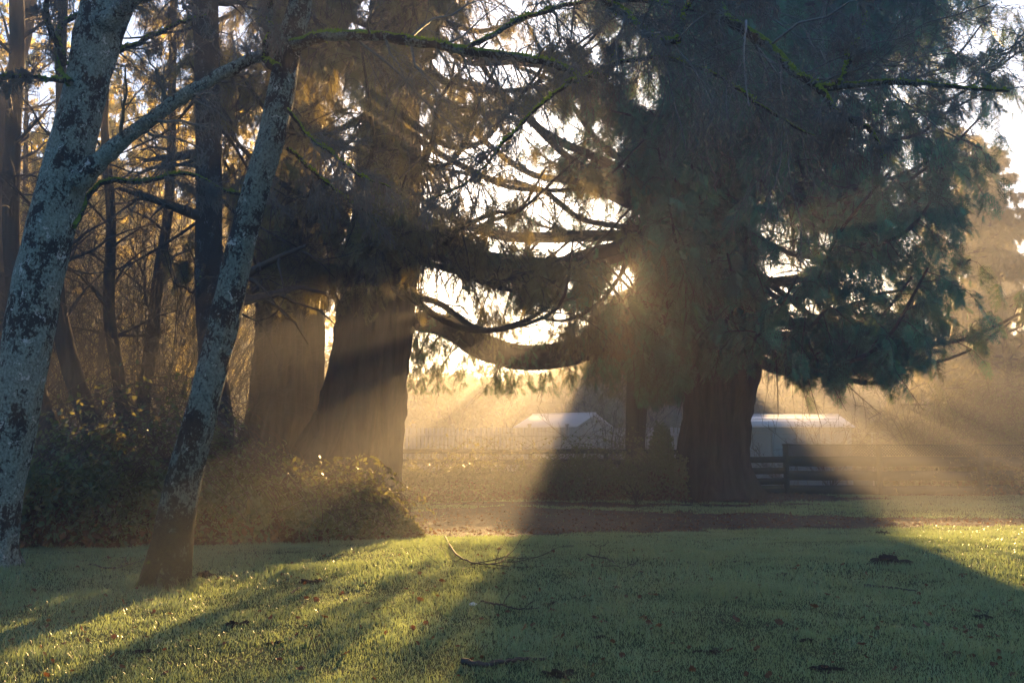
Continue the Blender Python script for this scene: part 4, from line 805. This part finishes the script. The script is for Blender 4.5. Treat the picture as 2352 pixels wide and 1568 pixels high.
for px, py, s, lb in ((1265, 1392, .11, 'dark clod on the lawn right of the crooked stick'), (540, 1437, .12, 'dark clod on the sunlit lawn right of the long trunk shadow'), (460, 1325, .16, 'low clod of soil just right of the slim leaning trunk foot'), (720, 1340, .13, 'flat dark clod on the gilded lawn left of the forked branch'),
                      (2185, 1508, .10, 'dark clod near the bottom right corner'), (1375, 1465, .07, 'grey clump on the lawn below centre'), (1605, 1247, .10, 'small dark clod at the soil edge below the giant cedar'), (2030, 1225, .12, 'dark clod on the sunlit patch at the right'), (60, 1395, .05, 'small dark clump in the sun at the left edge'), (1280, 1555, .13, 'wide low clod at the bottom edge')):
    blob('soil_clod', lb, 'clod', px, py, s*.72, 'soil', .4, 'soil clods on the lawn', 12, .8)
cl = [(1690, 1290, 'between the forked twigs and the molehill'), (1790, 1320, 'left of the molehill'), (1560, 1330, 'in the middle of the frosty shade'), (1345, 1345, 'below the thin fork of twigs'), (1470, 1385, 'centre right of the white scrap'), (1850, 1470, 'on the bright green patch at the lower right'), (1640, 1500, 'low on the shaded lawn'), (2250, 1420, 'near the right edge of the lawn'), (2120, 1320, 'just right of the molehill'), (880, 1400, 'on the gilded grass left of the white scrap'),
      (800, 1350, 'on the gilded grass below the bramble mound tip'), (640, 1480, 'in the lower left sunlight'), (330, 1500, 'beside the long trunk shadow'), (950, 1480, 'on the edge between sun and shade'), (1900, 1540, 'at the bottom right'), (700, 1290, 'at the lawn edge under the bramble mound'), (180, 1420, 'above the long trunk shadow')]
for px, py, w_ in cl: blob('soil_clod', 'small dark clump '+w_, 'clod', px, py, .035+.05*rng.random(), 'soil', .3, 'soil clods on the lawn', 12, .9)
sc_ = blob('paper_scrap', 'small crumpled white scrap on the lawn', 'litter', 1085, 1390, .045, 'white', .45, n=8, lumps=.6)
# fallen leaves: each its own object
def leaf_mesh(k):
    V = []; n = 9
    for i in range(n):
        u = i/(n-1); w = sin(pi*u)**.7*.42*(1+.25*sin(u*22+k)); 
        for sgn in (-1, 0, 1): V.append((u-.5, sgn*w, .12*abs(sgn)*(.6+k*.2)+.25*(u-.5)**2*(1+k*.3)+.06*sin(u*9+sgn*2+k)))
    q = [[i*3+a, i*3+a+1, i*3+a+4, i*3+a+3] for i in range(n-1) for a in (0, 1)]; m_ = MB().add(V, Q=q); o = m_.build('fallen_leaf', 'dry_leaf', smooth=True); return o
lp = [leaf_mesh(k) for k in range(4)]; used = 0
lv_named = [(795, 1507), (690, 1545), (1490, 1440), (1515, 1445), (1790, 1435), (1690, 1430), (1205, 1450), (965, 1385), (570, 1300), (250, 1285), (1015, 1340), (1870, 1400), (2130, 1440), (1900, 1370), (1740, 1500), (1980, 1490)]
pts = list(lv_named)
while len(pts) < 270:
    px, py = rng.random()*2352, 1250+rng.random()**1.1*318
    if py > 1262+max(0, 400-px)*.15: pts.append((px, py))
for i, (px, py) in enumerate(pts):
    p = on_ground(px, py); k = lp[i % 4]; o = k if i < 4 else k.copy()
    if i >= 4: COL.objects.link(o)
    o.location = (p[0], p[1], float(ground_z(p[0], p[1]))+.022); s = (.075 if i < 16 else .03+.035*rng.random()); o.scale = (s, s, s); o.rotation_euler = (rng.normal()*.5, rng.normal()*.5, rng.random()*6.28)
    tag(o, 'curled brown fallen leaf lying on the lawn', 'leaf', 'fallen leaves on the lawn')
# litter of needles and chips on the soil
S = np.stack([rng.random(20000)*26-9, 15+rng.random(20000)*17, np.zeros(20000)], -1); S = S[soil_mask(S[:, 0], S[:, 1])]; S[:, 2] = ground_z(S[:, 0], S[:, 1])+.03
lm = MB(); lm.inst(LEAF[0], LEAF[1], frames(rng.normal(size=S.shape)*[1, 1, .3], .5)*(.03+.06*rng.random(len(S)))[:, None, None], S); tag(lm.build('leaf_litter', 'dry_leaf'), kind='stuff')

# ------------------------------------------------------------------ morning haze
m, t, o = nt('haze'); pv = N(t, 'ShaderNodeVolumePrincipled'); pv.inputs['Color'].default_value = (.92, .93, .95, 1); pv.inputs['Density'].default_value = .0054; pv.inputs['Anisotropy'].default_value = .57
t.links.new(pv.outputs[0], o.inputs['Volume']); M['haze'] = m
hz = MB().box((0, 180, 9.1), (640, 520, 21.2)).build('haze', 'haze'); tag(hz, kind='stuff')
